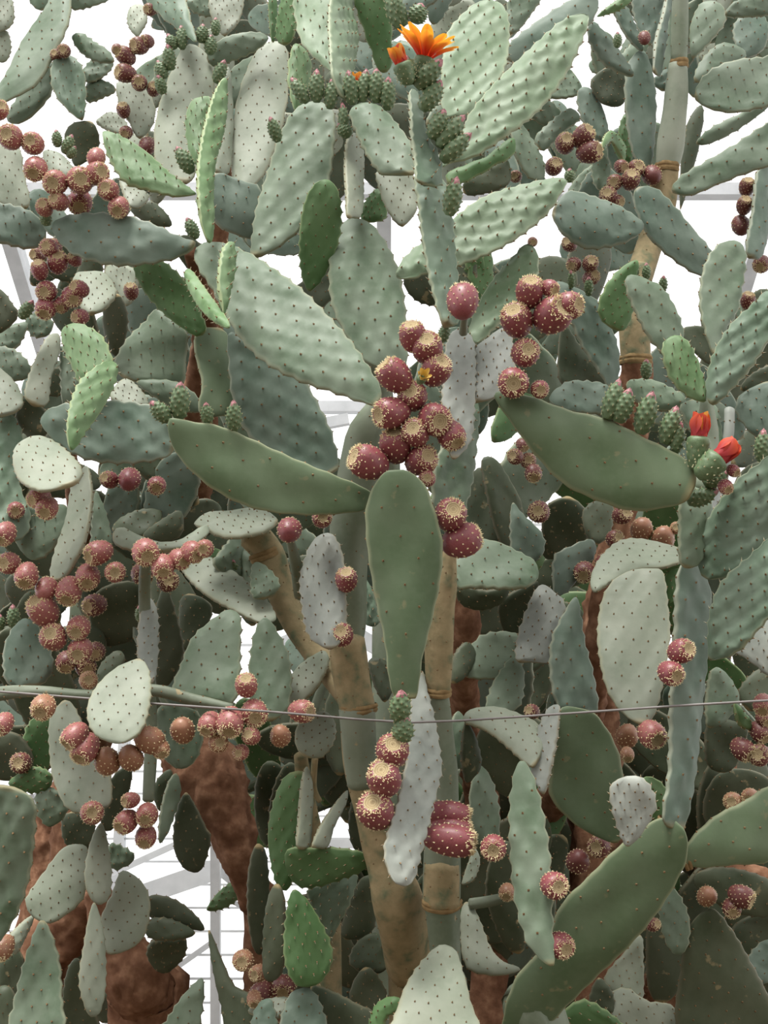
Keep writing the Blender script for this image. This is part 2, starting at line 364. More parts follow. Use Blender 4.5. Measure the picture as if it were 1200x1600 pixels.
# ------------------------------------------------------------------ stems
from mathutils import noise as mnoise
def stem(key, pts, m, ground=False, lump=.06, name='stem', seg=None):
    """pts: (x px, y px, radius px, depth)"""
    C = []; R = []; wood = m is M['wood']; seg = seg or (36 if wood else 22)
    for x, y, r, d in pts: C.append(pt(x, y, d)); R.append(r*d/FPX)
    if ground:
        g_ = C[-1].copy(); g_[2] = -.05; C.append(g_); R.append(R[-1]*1.25)
    C = np.array(C); R = np.array(R)
    k = len(C); cc, rr = [], []
    for i in range(k-1):
        p0, p1, p2, p3 = C[max(i-1, 0)], C[i], C[i+1], C[min(i+2, k-1)]
        nseg = max(4, int(np.linalg.norm(p2-p1)/(.012 if wood else .025))); nseg = min(nseg, 44)
        for j in range(nseg):
            t = j/nseg; cc.append(.5*((2*p1)+(-p0+p2)*t+(2*p0-5*p1+4*p2-p3)*t*t+(-p0+3*p1-3*p2+p3)*t**3)); rr.append(R[i]+(R[i+1]-R[i])*(3*t*t-2*t**3))
    cc.append(C[-1]); rr.append(R[-1]); cc = np.array(cc); rr = np.array(rr); N = len(cc)
    tg = np.gradient(cc, axis=0); tg /= np.linalg.norm(tg, axis=1)[:, None]
    V = []; p1, p2, p3 = rng.uniform(0, 6, 3)
    for i in range(N):
        a = np.cross(tg[i], (0, 1, 0)); a /= np.linalg.norm(a); b = np.cross(tg[i], a)
        for j in range(seg):
            f = 2*math.pi*j/seg; l = 1+lump*(math.sin(2*f+p1+i*.13)+.6*math.sin(5*f+p2+i*.4)+.5*math.sin(i*.7+p3))
            if wood:
                q = cc[i]+(a*math.cos(f)+b*math.sin(f))*rr[i]; q2 = Vector(q)
                l = 1+lump*math.sin(2*f+p1+i*.05)+.22*mnoise.noise(q2*14)+.16*mnoise.noise(q2*38)+.10*mnoise.noise(q2*85)
            V.append(cc[i]+(a*math.cos(f)+b*math.sin(f)*.9)*rr[i]*l)
    F = []
    for i in range(N-1):
        for j in range(seg): F.append((i*seg+j, i*seg+(j+1) % seg, (i+1)*seg+(j+1) % seg, (i+1)*seg+j))
    for e, sg_ in ((0, -1), (N-1, 1)):          # rounded ends
        r0 = len(V)
        for j in range(seg): V.append(cc[e]+(V[e*seg+j]-cc[e])*.72+tg[e]*sg_*rr[e]*.3)
        V.append(cc[e]+tg[e]*sg_*rr[e]*.45)
        for j in range(seg):
            k2 = (j+1) % seg; q = (e*seg+j, r0+j, r0+k2, e*seg+k2); q2 = (r0+j, r0+seg, r0+k2)
            F.append(q if sg_ < 0 else q[::-1]); F.append(q2 if sg_ < 0 else q2[::-1])
    o = cc[0]
    so = obj(name, mesh(name, np.array(V)-o, F, m, True, {'t': np.ones(len(V)), 'e': np.zeros(len(V))}), PL[key], rel(key, o))
    if not wood and rr.max() > .012:      # areoles left on the stem
        P_, N_ = [], []; V = np.array(V); k = 0
        for i in range(2, N-2, 2):
            for j in range((i//2 % 2)*2, seg, 4):
                if rng.uniform() < .75: q = V[i*seg+j]; P_.append(q-o); N_.append(q-cc[i])
        Va, Fa = [], []; add_cones(P_, N_, .0026, .0025, Va, Fa)
        if Va: obj('areoles', mesh('areoles', Va, Fa, M['areole'], False), so, (0, 0, 0), 'stuff')
    return so
def ring(key, x, y, r, d, tilt=0, h=7):
    """corky ring at a stem joint"""
    s = d/FPX; prof = [(-h, .97), (-h*.5, 1.035), (-1, 1.02), (0, .98), (1, 1.025), (h*.5, 1.045), (h, .97)]
    V, F = [], []; sg = 24; ph = rng.uniform(0, 6)
    for k, (z, q) in enumerate(prof):
        for j in range(sg):
            f = 2*math.pi*j/sg; rr = r*s*q*(1+.025*math.sin(5*f+ph)); V.append((rr*math.cos(f), rr*.92*math.sin(f), z*s+.04*r*s*math.sin(2*f+ph)))
    for i in range(len(prof)-1):
        for j in range(sg): F.append((i*sg+j, i*sg+(j+1) % sg, (i+1)*sg+(j+1) % sg, (i+1)*sg+j))
    o = obj('joint_ring', mesh('joint_ring', V, F, M['ring']), PL[key], rel(key, pt(x, y, d))); o.rotation_euler = (PITCH, math.radians(tilt), 0)
    return o
# ------------------------------------------------------------------ fruit
def fruit_meshes(seed):
    r = np.random.default_rng(seed); sg = 22
    prof = [(0, -1.12), (.34, -1.08), (.58, -.92), (.80, -.62), (.94, -.28), (1, .08), (.985, .40), (.90, .68), (.76, .88), (.60, .99), (.50, 1.02), (.44, .99), (.36, .93), (.0, .915)]
    V, F = [], []; ph = r.uniform(0, 6)
    for rad, z in prof:
        for j in range(sg):
            f = 2*math.pi*j/sg; q = 1+.02*math.sin(3*f+ph)+.012*math.sin(7*f+4*z); V.append((rad*q*math.cos(f), rad*q*math.sin(f), z))
    for i in range(len(prof)-1):
        for j in range(sg): F.append((i*sg+j, i*sg+(j+1) % sg, (i+1)*sg+(j+1) % sg, (i+1)*sg+j))
    body = (V, F)
    # flower scar: shallow dish with concentric rings
    pr = [(.47, 1.015), (.42, 1.03), (.36, .985), (.30, 1.0), (.25, .965), (.17, .99), (.10, .96), (.0, .975)]
    V, F = [], []
    for rad, z in pr:
        for j in range(sg):
            f = 2*math.pi*j/sg; V.append((rad*math.cos(f)*(1+.04*math.sin(4*f+ph)), rad*math.sin(f), z+.012*math.sin(9*f+rad*20)))
    for i in range(len(pr)-1):
        for j in range(sg): F.append((i*sg+j, i*sg+(j+1) % sg, (i+1)*sg+(j+1) % sg, (i+1)*sg+j))
    scar = mesh('flower_scar', V, F, M['scar'], True, {'e': np.repeat([1, .8, .1, .9, .2, .75, .3, .6], sg)})
    # tufts of glochids in a spiral, dense at the crown
    P, Nn, Hh = [], [], []
    zz = np.array([p[1] for p in prof]); rd = np.array([p[0] for p in prof])
    for k in range(64):
        z = -.88+1.72*(k+.5)/64; f = k*2.39996; rad = float(np.interp(z, zz[:10], rd[:10]))
        P.append((rad*math.cos(f), rad*math.sin(f), z)); Nn.append((math.cos(f), math.sin(f), .35*z+.25)); Hh.append(0)
    V, F = [], []
    for p, n in zip(P, Nn):
        for q in range(3):
            nn = np.array(n)+r.normal(0, .45, 3); add_cones([np.array(p)+r.normal(0, .012, 3)], [nn], .036, r.uniform(.06, .12), V, F)
    for k in range(130):
        f = r.uniform(0, 6.283); rad = r.uniform(.46, .84); z = float(np.interp(-rad, [-.90, -.76, -.6, -.5], [.68, .88, .99, 1.02]))
        add_cones([np.array((rad*math.cos(f), rad*math.sin(f), z))], [np.array((math.cos(f)*.8, math.sin(f)*.8, .9))+r.normal(0, .3, 3)], .036, r.uniform(.08, .19), V, F)
    return body, scar, mesh('glochids', V, F, M['glochid'], False)
FV = [fruit_meshes(s_) for s_ in range(4)]
FB = {(i, c): mesh('fruit', *FV[i][0], M[c]) for i in range(4) for c in ('red', 'rose', 'tan', 'dark')}
NFR = 0
def fruit(key, col, d, x, y, r, ax=None, ay=None, away=False, ln=1.08):
    global NFR
    NFR += 1
    if ax is None: ax, ay = random.uniform(-.55, .55)*r, random.uniform(-.4, .6)*r
    dx, dy = ax/r, -ay/r; l = math.hypot(dx, dy)
    if l > .97: dx, dy, l = dx/l*.97, dy/l*.97, .97
    dz = math.sqrt(1-l*l)*(-1 if away else 1)
    dirv = Vector(RT*dx + UP*dy - FW*dz); dirv.normalize()
    i = random.randrange(4); p = pt(x, y, d); sc = r*d/FPX*.97
    o = obj('fruit', FB[i, col], PL[key], rel(key, p)); o.rotation_mode = 'QUATERNION'
    o.rotation_quaternion = dirv.to_track_quat('Z', 'Y') @ Matrix.Rotation(random.uniform(0, 6), 3, 'Z').to_quaternion()
    o.scale = (sc, sc, sc*ln)
    obj('flower_scar', FV[i][1], o); obj('glochids', FV[i][2], o, (0, 0, 0), 'stuff')
    return o
# ------------------------------------------------------------------ buds
def bud_meshes(seed):
    r = np.random.default_rng(seed); sg, nz = 36, 34; V, F = [], []
    A_ = [(2.39996*k, .06+.86*(k+.5)/44) for k in range(44)]
    for i in range(nz+1):
        z = i/nz; rad = .5*(math.sin(math.pi*min(1, .12+z*.80))**.75) if z < .96 else .22
        for j in range(sg):
            f = 2*math.pi*j/sg; dsp = 0
            for fa, za in A_:
                df = (f-fa+math.pi) % (2*math.pi)-math.pi; dsp += .095*math.exp(-(df/.17)**2/2-((z-za)/.034)**2/2)
            V.append(((rad+dsp)*math.cos(f), (rad+dsp)*math.sin(f), z))
    for i in range(nz):
        for j in range(sg): F.append((i*sg+j, i*sg+(j+1) % sg, (i+1)*sg+(j+1) % sg, (i+1)*sg+j))
    F.append(tuple(range(sg-1, -1, -1))); F.append(tuple(nz*sg+j for j in range(sg)))
    body = mesh('bud', V, F, M['bud'])
    V, F = [], []
    for fa, za in A_:
        rad = .5*(math.sin(math.pi*min(1, .12+za*.80))**.75)+.085
        add_cones([np.array((rad*math.cos(fa), rad*math.sin(fa), za))], [np.array((math.cos(fa), math.sin(fa), .9))], .036, .075, V, F)
    sc = mesh('bud_scales', V, F, M['budscale'], False)
    V, F = [], []   # closed petals at the tip
    for k in range(9):
        f = k*2.39996; b0 = len(V); tw = .34
        rr, hh = .26-.012*k, 1.0+.015*k
        for (q, z, wd) in ((1.1, .84, tw), (1.1, .94, tw*1.1), (.75, 1.02+.006*k, tw*.8), (.16, 1.07+.008*k, .06)):
            for sgn in (-1, 0, 1):
                a = f+sgn*wd/ max(q, .3)*1.3; R_ = rr*q*(1.0 if sgn else 1.1); V.append((R_*math.cos(a), R_*math.sin(a), z))
        for i in range(3):
            for j in range(2): F.append((b0+i*3+j, b0+i*3+j+1, b0+i*3+j+4, b0+i*3+j+3))
    return body, sc, mesh('petal_tip', V, F, M['budtip'])
BV = [bud_meshes(s_) for s_ in range(2)]
def orient(o, p0, p1, wd):
    dv = Vector(p1-p0); L_ = dv.length; o.rotation_mode = 'QUATERNION'
    o.rotation_quaternion = dv.to_track_quat('Z', 'Y') @ Matrix.Rotation(random.uniform(0, 6), 3, 'Z').to_quaternion(); o.scale = (wd, wd, L_)
def bud(key, d, x0, y0, x1, y1, wd, tip=True, dd=None):
    dd = random.uniform(-.02, .0) if dd is None else dd
    p0, p1 = pt(x0, y0, d), pt(x1, y1, d+dd); v = random.randrange(2)
    o = obj('flower_bud', BV[v][0], PL[key], rel(key, p0)); orient(o, p0, p1, wd*.92*d/FPX)
    obj('bud_scales', BV[v][1], o, (0, 0, 0), 'stuff')
    if tip: obj('petal_tip', BV[v][2], o)
    return o
def petal_mesh(name, m, cup=.35, wid=.42, tipw=.75):
    V, F, E = [], [], []; nu, nv = 8, 6
    for i in range(nu+1):
        u = i/nu; wdt = wid*(math.sin(math.pi*(.08+.84*u))**.7)*(.55+.6*u)
        for j in range(nv+1):
            v = 2*j/nv-1; z = u; x = cup*(u**1.4)-.10*v*v*wdt*2; V.append((x+.012*math.sin(5*v+9*u), v*wdt*.5, z-.05*v*v*u)); E.append(min(1, .62*u+.5*abs(v)*u))
    for i in range(nu):
        for j in range(nv): F.append((i*(nv+1)+j, i*(nv+1)+j+1, (i+1)*(nv+1)+j+1, (i+1)*(nv+1)+j))
    return mesh(name, V, F, m, True, {'e': E})
# ================================================================== DATA
# plant style depth yaw pitch | outline in photo pixels (first point at the foot of the pad); some d pads stand in for shade in hollows
PADS = '''
U m 3.75 -20 15|0,163 20,153 57,123 93,67 108,33 110,-10 80,-12 67,13 33,70 0,133 -14,143 -12,160
U m 3.9 10 -10|107,-12 172,-6 146,10 112,14
U m 3.85 -10 0|87,110 83,143 63,170 33,192 16,193 13,180 37,140 63,110 80,97
U r 3.7 10 5|127,188 100,167 82,140 80,107 93,88 113,90 130,110 135,140 133,173
U m 3.8 0 -5|178,97 150,97 127,83 115,67 113,55 130,53 150,67 170,80
U m 3.95 0 5|177,97 167,117 143,130 133,127 130,110 150,93
U m 3.95 0 0|180,137 173,147 135,158 137,127 160,125
U p 4.0 0 10|213,57 200,40 200,20 210,7 227,13 230,33 220,50
U r 3.6 -30 10|305,67 283,50 253,27 230,-3 283,-9 297,27 307,60
U p 3.55 0 8|270,283 245,262 240,200 253,147 277,90 297,70 320,80 333,110 333,160 320,217 300,283
U d 3.7 0 -30|113,193 143,190 155,213 150,240 120,260 110,240 100,213
U p 3.9 0 10|200,213 180,210 160,200 150,190 167,177 187,180 200,197
U p 3.75 10 8|217,217 203,195 185,160 183,130 207,130 233,147 243,173 237,200
L y 2.95 10 18|305,307 267,307 227,295 193,280 170,247 160,213 167,207 193,217 233,240 267,270 297,297
L y 2.9 62 10|323,378 311,333 310,277 320,200 333,150 347,123 354,140 350,200 337,253 333,300 332,367
L y 3.05 -10 10|305,258 293,227 290,187 300,160 323,150 333,160 320,200 315,250
L b 2.85 -8 -2|305,378 280,370 240,350 190,335 140,332 100,338 80,350 88,372 110,395 150,410 200,415 250,408 290,395
L b 2.95 15 5|73,362 65,382 40,388 0,382 -30,375 -30,320 0,318 30,325 58,340
U p 3.5 10 5|47,320 27,325 0,317 -14,260 -10,225 30,233 37,267
L p 3.15 0 20|113,260 110,277 80,273 67,237 93,240
U p 3.4 20 30|187,280 217,297 233,307 220,323 200,320
U d 3.5 0 -10|233,313 260,333 267,353 233,350 203,327
K b 3.15 10 0|325,300 328,275 350,270 380,283 407,293 412,330 403,368 380,368 345,355 330,335
U p 3.9 0 5|345,52 330,27 330,0 378,-8 376,30 357,53
U m 3.95 0 -5|290,0 330,-8 333,25 310,23 293,12
U m 3.6 0 -18|323,90 335,70 360,55 400,50 420,60 400,80 360,97 335,105
T p 3.55 -5 12|380,300 365,290 360,230 370,150 390,100 415,70 440,68 452,90 450,140 440,200 420,260 400,290
U p 3.5 35 15|345,272 335,268 335,240 345,150 357,105 364,180 363,240 358,270
U p 3.9 0 5|-12,-8 15,-8 22,25 10,45 -12,45
U p 3.9 0 5|-8,47 12,50 17,75 8,95 -8,90
T l 3.2 -10 15|522,117 500,100 475,75 463,40 463,-14 532,-14 526,50 527,100
T l 3.15 62 12|536,152 521,110 519,60 521,-14 555,-14 552,20 560,60 555,110 543,150
T g 3.3 0 -20|592,112 580,80 565,40 555,-8 605,-12 612,50 611,105
T g 3.5 20 0|424,63 420,30 420,-8 431,-8 433,30 430,62
T g 3.45 -20 -5|440,70 432,58 435,20 445,-12 464,-8 463,40 455,65
T y 3.35 20 5|460,172 450,120 458,70 475,75 487,100 485,130 472,165
T m 3.05 -12 8|393,400 395,370 402,320 420,260 440,210 462,175 490,160 515,168 525,190 522,240 512,290 495,330 465,365 430,390 405,402
T g 2.95 5 -22|480,453 470,425 467,380 472,330 485,295 505,280 522,287 533,315 533,360 522,400 505,435 490,452
C m 2.95 0 12|648,270 625,273 595,270 575,245 558,210 546,180 553,165 570,160 600,170 625,195 645,230
C p 3.1 0 10|625,354 605,330 593,300 588,270 620,268 648,280 652,325 640,345
T p 3.0 50 15|553,340 542,338 540,300 540,250 543,213 561,213 568,250 568,300 563,338
T g 3.2 0 0|563,340 570,315 590,295 603,320 603,340 580,348
T m 2.92 5 8|632,578 600,575 570,560 540,520 518,470 514,410 525,360 545,340 575,345 600,370 620,410 632,460 637,520 636,572
C r 2.62 48 15|672,290 652,282 648,245 643,200 640,150 648,138 657,165 670,220 690,258 694,285
C r 2.62 25 12|705,508 690,505 675,460 660,380 653,320 650,275 690,280 705,340 712,400 717,450 719,500
C l 3.1 0 12|705,185 690,165 690,100 700,50 725,20 755,0 780,2 795,30 795,80 785,120 765,150 735,178
C l 2.75 -12 10|690,257 712,215 725,190 745,160 770,130 800,100 845,60 880,30 910,17 920,25 910,60 885,110 850,160 815,195 775,225 740,245 705,252
V g 3.2 0 5|697,272 720,260 760,245 800,215 803,240 770,260 735,280 705,292
V d 3.4 0 -15|725,285 760,265 792,248 797,285 770,300 730,305
C l 2.85 -8 12|620,428 640,395 700,350 750,310 800,290 850,280 885,282 880,300 860,330 820,365 780,390 730,410 680,425 645,437 624,437
V b 3.4 0 0|787,88 800,65 850,25 890,0 930,-12 934,15 915,45 870,70 820,97
V m 3.6 0 0|790,45 800,-12 847,-10 832,20 805,52
V y 3.5 0 -10|933,25 950,10 975,-6 987,0 970,15 945,24
V b 3.5 10 -8|988,120 960,110 935,90 918,55 925,32 945,50 965,75 985,105
V b 3.6 10 0|1002,80 980,60 965,35 958,15 975,8 990,35 1003,70
V b 3.8 0 0|1012,72 995,40 988,0 1010,-12 1037,-8 1032,30 1023,62
V b 3.55 15 0|1008,262 998,258 985,220 977,160 978,115 990,85 1010,80 1022,120 1026,180 1023,230 1016,262
V b 3.6 65 0|1024,116 1022,100 1027,60 1036,20 1043,-10 1050,-5 1041,40 1032,112
V m 3.8 20 0|1042,117 1030,110 1040,50 1050,-8 1062,0 1058,60 1052,104
V m 3.6 -20 0|1080,88 1078,45 1090,10 1110,0 1130,10 1133,35 1115,60 1090,86
V m 3.7 0 -10|1133,25 1145,5 1180,-10 1212,-8 1212,20 1170,27
V b 3.9 0 5|1160,90 1148,70 1145,45 1155,28 1185,20 1200,40 1195,75 1170,89
V m 3.7 10 10|1085,122 1095,95 1120,70 1145,67 1166,80 1160,95 1130,107 1100,126
V m 3.5 -10 0|1085,147 1100,120 1135,100 1180,92 1215,95 1215,160 1180,175 1130,178 1095,165
V m 3.8 0 -20|1088,222 1110,200 1150,180 1202,158 1198,170 1150,205 1105,226
V m 3.3 -15 0|1050,300 1060,280 1100,255 1150,225 1200,195 1220,200 1215,255 1170,270 1120,290 1080,306
V b 3.4 40 0|1175,405 1167,390 1175,330 1182,270 1195,253 1203,300 1197,370 1188,402
V b 3.25 5 -2|990,300 1020,293 1050,320 1080,355 1110,390 1122,420 1095,432 1060,412 1020,380 1000,350
V b 3.15 5 5|863,330 885,300 910,297 950,312 985,335 1005,352 995,370 960,383 920,385 885,370 868,350
V m 3.4 20 0|800,232 800,200 815,193 835,225 851,260 848,280 825,276 805,246
V b 3.7 10 0|950,222 925,215 908,185 902,145 915,137 935,155 951,200
V d 3.7 0 -10|922,130 945,108 970,110 981,140 970,166 940,162
V m 3.8 0 5|909,147 880,155 849,152 865,125 885,109 905,130
V m 3.8 0 0|835,217 860,190 890,170 907,185 880,207 850,236
V y 3.6 60 10|975,252 968,240 958,222 947,226 940,232 945,210 960,207 975,232
V m 3.7 0 0|945,297 930,290 924,260 935,239 950,250 956,282
V g 3.8 0 -5|985,254 965,234 969,192 980,179 989,220
V d 3.9 0 -5|1062,318 1064,250 1075,190 1095,164 1099,190 1085,260 1066,322
V b 3.7 0 0|1048,142 1022,132 1030,114 1052,109
L y 2.75 -10 10|125,602 113,575 98,545 96,515 110,505 135,508 160,525 172,550 175,572 150,602
L y 2.62 38 15|110,700 104,670 110,630 125,595 150,572 172,562 184,570 180,600 160,640 135,675 120,698
L b 2.72 -5 0|262,715 210,725 150,722 115,710 85,690 68,668 65,655 80,640 110,632 180,626 240,635 268,650 275,690
L p 2.65 -10 38|128,732 122,752 95,765 60,768 35,755 22,735 20,710 28,693 50,685 80,688 105,703
L m 3.15 0 -2|285,598 250,600 205,597 182,582 178,565 200,525 225,500 245,483 270,500 293,522 290,560
L g 2.95 -12 -12|315,525 304,525 288,515 255,490 225,455 210,417 240,400 265,415 290,440 315,490 324,514
K s 2.95 25 10|312,516 303,535 308,565 315,600 311,640 335,652 363,640 361,580 358,530 345,513
K b 2.92 10 -2|527,735 490,742 440,722 390,682 365,632 357,570 358,520 390,535 430,555 470,585 502,640 522,690
L y 2.68 -35 25|356,512 335,503 312,482 295,452 288,425 298,421 315,443 337,473 356,500
L y 2.65 58 10|350,488 342,440 347,395 360,377 369,400 363,440 354,483
K m 2.7 -8 14|590,632 560,625 520,610 470,595 420,570 380,535 350,490 330,450 310,420 303,395 315,378 345,378 390,395 430,420 470,450 510,490 550,535 580,580 596,610
K s 2.5 8 -10|582,780 570,797 530,803 480,805 420,800 370,785 320,755 280,715 265,685 262,660 270,654 300,659 340,665 380,680 430,703 480,725 530,745 575,765
L p 2.95 10 25|33,640 0,652 -14,648 -14,575 5,580 25,600 36,622
L d 3.0 0 -20|25,642 40,618 65,635 80,655 72,680 50,686 30,670
L r 2.9 25 15|-10,850 -12,650 20,650 37,690 32,760 47,800 40,838 0,850
L p 3.0 35 15|72,634 40,622 45,585 60,550 75,525 92,522 93,550 80,590
L m 3.05 20 8|113,627 97,630 93,560 98,540 125,570 130,590
L p 3.0 0 25|172,622 185,600 200,595 215,605 232,632 200,642
L m 3.1 0 0|213,597 245,593 280,598 312,623 317,642 280,642 250,627
L p 3.1 10 30|140,492 120,470 113,440 122,424 138,429 155,424 175,437 182,458 165,482
U d 3.5 0 -35|160,500 165,470 185,460 199,490 196,530 180,557 165,530
U p 3.6 0 5|165,430 170,414 200,416 217,430 207,470 190,477 175,450
L d 3.1 0 -10|-10,455 5,455 20,475 29,490 15,510 -12,520
L m 3.3 0 5|-12,525 15,510 42,503 37,525 20,547 -12,550
L m 3.2 0 0|-12,545 20,545 40,560 48,575 40,592 -12,594
U m 3.4 0 0|40,502 60,488 82,500 76,524 50,525
C w 2.6 15 20|705,712 690,640 692,580 695,545 703,522 722,515 738,528 743,560 742,620 738,680 725,705
C m 2.63 35 8|700,835 676,795 672,745 685,705 710,665 738,625 746,640 744,700 737,750 726,792 715,835
C w 2.64 -15 18|733,625 729,580 735,550 760,533 790,513 803,540 803,580 780,617 750,630
C l 2.85 -20 12|733,533 735,505 750,470 775,430 800,405 825,383 841,400 836,440 815,470 780,507 750,537
C s 2.45 0 -9|640,1092 612,1080 600,1000 585,930 573,850 572,790 590,750 610,735 640,738 665,760 680,800 692,850 688,910 675,970 660,1030 652,1085
R s 2.5 -6 -8|1085,762 1070,785 1030,795 985,797 930,780 880,755 840,715 805,670 780,635 773,615 800,612 840,622 890,640 950,655 1010,685 1060,710 1085,735
R m 2.75 8 2|1064,565 1040,557 1010,522 990,482 978,450 978,435 987,428 1010,435 1035,450 1055,480 1069,520
R y 2.65 5 0|1103,627 1075,620 1050,595 1036,560 1036,535 1055,524 1075,535 1090,560 1101,595
R r 2.62 -25 2|1105,625 1103,590 1115,550 1140,510 1170,480 1200,452 1220,470 1207,520 1180,567 1150,602 1120,629
R m 2.85 10 8|1117,557 1098,510 1092,460 1099,415 1120,385 1150,379 1164,400 1159,450 1151,490 1130,522
R g 2.95 10 -15|972,518 940,502 934,475 950,440 975,415 996,408 992,440 986,462 989,490
V b 3.0 18 2|952,607 935,582 910,542 893,507 878,480 868,440 895,448 930,470 950,500 966,540 967,590
V d 3.1 10 -12|945,604 910,607 875,602 871,560 880,508 905,540 930,570
Q b 2.85 0 10|945,643 900,647 870,637 858,622 880,600 905,597 950,605
R m 2.85 0 8|978,600 1010,592 1045,605 1072,626 1050,642 1000,632
R b 2.8 -15 5|1148,640 1165,611 1215,604 1215,692 1180,682 1160,662
R d 2.9 0 -15|1158,602 1180,580 1215,568 1215,605 1165,612
R m 2.75 10 15|1063,632 1100,624 1120,640 1130,690 1116,713 1080,672
R r 2.5 -48 -4|1092,884 1087,850 1110,800 1140,760 1180,728 1215,710 1218,780 1203,850 1160,892 1110,906
R r 2.45 -45 -2|1106,1024 1109,970 1130,910 1170,870 1215,840 1220,940 1182,992 1150,1022 1115,1032
Q d 3.1 20 -8|790,862 765,802 753,722 775,718 800,758 816,800 817,872
Q d 3.15 -20 -5|735,850 728,790 738,740 757,735 772,790 785,850 760,860
L p 2.5 0 34|232,1047 237,1085 230,1125 215,1148 185,1162 155,1155 142,1140 137,1120 140,1100 155,1070 180,1048 215,1034
L m 2.75 -5 18|362,1098 320,1092 285,1084 267,1072 280,1040 300,995 335,965 360,952 376,965 376,1010 374,1060
L b 2.85 15 8|70,1067 40,1074 10,1067 4,1030 9,1000 25,975 40,966 60,980 78,1010 84,1040
L p 2.9 0 45|283,888 290,877 320,871 345,880 375,900 400,920 425,950 431,971 400,972 360,952 310,922 290,902
L p 2.9 0 50|434,818 410,832 370,840 330,830 303,816 330,800 380,794 420,800
L p 2.8 -35 15|82,906 90,860 105,810 115,760 135,728 146,760 144,800 135,850 115,887 97,908
L m 2.95 20 10|160,862 142,862 144,800 150,768 168,810 174,850
L m 2.9 0 5|100,788 107,810 97,842 75,867 50,875 30,857 18,830 18,790 60,795
L w 2.75 30 15|230,1068 217,1045 214,1000 219,960 234,934 246,960 247,1010 242,1062
L d 2.95 0 -15|262,1072 244,1067 242,1000 246,940 260,918 276,960 287,1010 281,1042
L d 3.5 0 -38|145,930 200,908 237,930 232,962 200,1003 150,1003
L d 3.1 0 15|150,1062 160,1035 185,1017 195,1030 180,1062 155,1077
B m 2.85 0 5|245,1112 270,1100 312,1115 318,1150 307,1187 285,1202 262,1192 250,1162
B g 2.9 20 -8|62,1212 38,1182 39,1140 60,1118 87,1130 82,1182
B p 2.75 -8 12|95,1100 112,1098 130,1130 142,1160 170,1195 177,1230 172,1260 140,1272 110,1267 90,1232 80,1190 79,1130
B d 2.85 0 -22|-12,1150 20,1145 45,1165 53,1190 40,1217 -12,1213
L p 2.75 0 30|178,835 195,829 240,847 280,845 320,821 326,833 300,857 260,864 210,862 180,850
L d 3.2 0 15|175,827 200,804 250,797 247,827 215,842
L d 3.1 0 -10|223,837 250,813 282,798 285,832 260,847
L m 3.0 40 10|365,907 333,882 345,860 365,837 378,838 379,890
L m 3.0 0 15|375,902 377,864 400,869 420,890 427,922 400,932
L d 3.2 0 -15|280,942 300,928 332,950 312,1002 285,1012
M m 2.75 0 10|420,1127 395,1107 387,1080 389,1040 397,990 415,966 436,990 453,1030 456,1080 446,1112
K m 2.85 0 12|393,932 393,890 402,879 420,889 437,910 432,927 410,937
K w 2.6 -18 8|522,1014 505,1012 480,990 470,940 467,900 480,860 500,837 522,837 536,870 541,940 538,992
M p 2.8 10 15|470,1177 461,1160 464,1135 485,1117 510,1112 524,1130 523,1157 508,1180 490,1185
M p 2.85 -20 22|455,1097 454,1060 475,1035 505,1018 514,1035 497,1072 470,1097
M d 3.0 10 10|600,1097 585,1072 575,1035 590,1028 606,1040 612,1080
T r 3.3 0 0|568,908 580,918 591,960 590,977 569,972
C w 2.47 28 20|660,1047 670,1090 682,1140 688,1200 682,1232 671,1282 657,1342 646,1377 626,1384 610,1367 600,1330 606,1298 620,1250 635,1180 643,1090
Q m 2.8 0 28|708,915 709,880 720,855 750,847 790,853 830,873 842,900 826,920 790,922 740,920
Q d 2.9 0 -30|715,917 760,922 795,918 785,942 750,954 718,942
Q m 2.85 0 14|723,1053 734,1015 750,995 790,988 816,998 822,1030 790,1057 750,1062
Q d 2.82 30 5|706,1062 709,1025 728,1003 743,1020 736,1047 715,1067
Q m 2.8 10 10|760,1112 764,1080 780,1050 800,1028 817,1045 817,1092 800,1112
Q p 2.62 -8 40|836,1192 822,1190 790,1165 758,1140 724,1126 735,1109 770,1104 810,1111 842,1130 852,1160
Q d 2.68 25 -15|727,1128 742,1150 752,1190 741,1212 728,1222 721,1180
M m 2.75 30 5|703,1195 701,1140 715,1111 725,1130 723,1192 713,1202
C p 2.4 4 28|748,1625 735,1560 722,1510 712,1485 690,1477 670,1490 645,1520 625,1560 618,1625
C g 2.45 -30 10|597,1625 576,1612 583,1575 605,1558 624,1560 620,1580 603,1592
M g 2.7 0 -18|575,1352 560,1364 510,1382 470,1387 450,1367 444,1340 452,1324 490,1322 540,1326 572,1334
M g 2.8 -15 -5|460,1205 440,1220 422,1270 419,1320 430,1375 447,1392 462,1360 467,1310 477,1270 480,1213
M p 2.75 45 10|482,1324 463,1322 466,1280 472,1220 480,1198 488,1240 486,1290
M g 2.62 5 4|456,1392 445,1440 444,1500 460,1537 485,1542 506,1530 520,1500 516,1470 496,1430 475,1400
M d 2.7 -30 -8|438,1384 424,1390 414,1450 414,1522 430,1532 446,1500 446,1420
M r 2.85 10 -8|483,1388 540,1369 560,1368 547,1410 526,1452 512,1472 494,1432 480,1402
M p 2.75 45 15|495,1325 488,1320 500,1290 525,1253 542,1235 540,1255 522,1290 510,1324
M d 2.95 0 -12|590,1430 575,1462 533,1462 549,1400 570,1368 592,1380
M d 2.9 0 12|545,1502 560,1470 590,1458 602,1490 602,1517 570,1522
M b 2.6 10 10|438,1625 449,1560 470,1544 490,1549 506,1580 512,1625
M d 2.65 0 -5|485,1545 520,1549 560,1569 587,1585 584,1625 508,1625
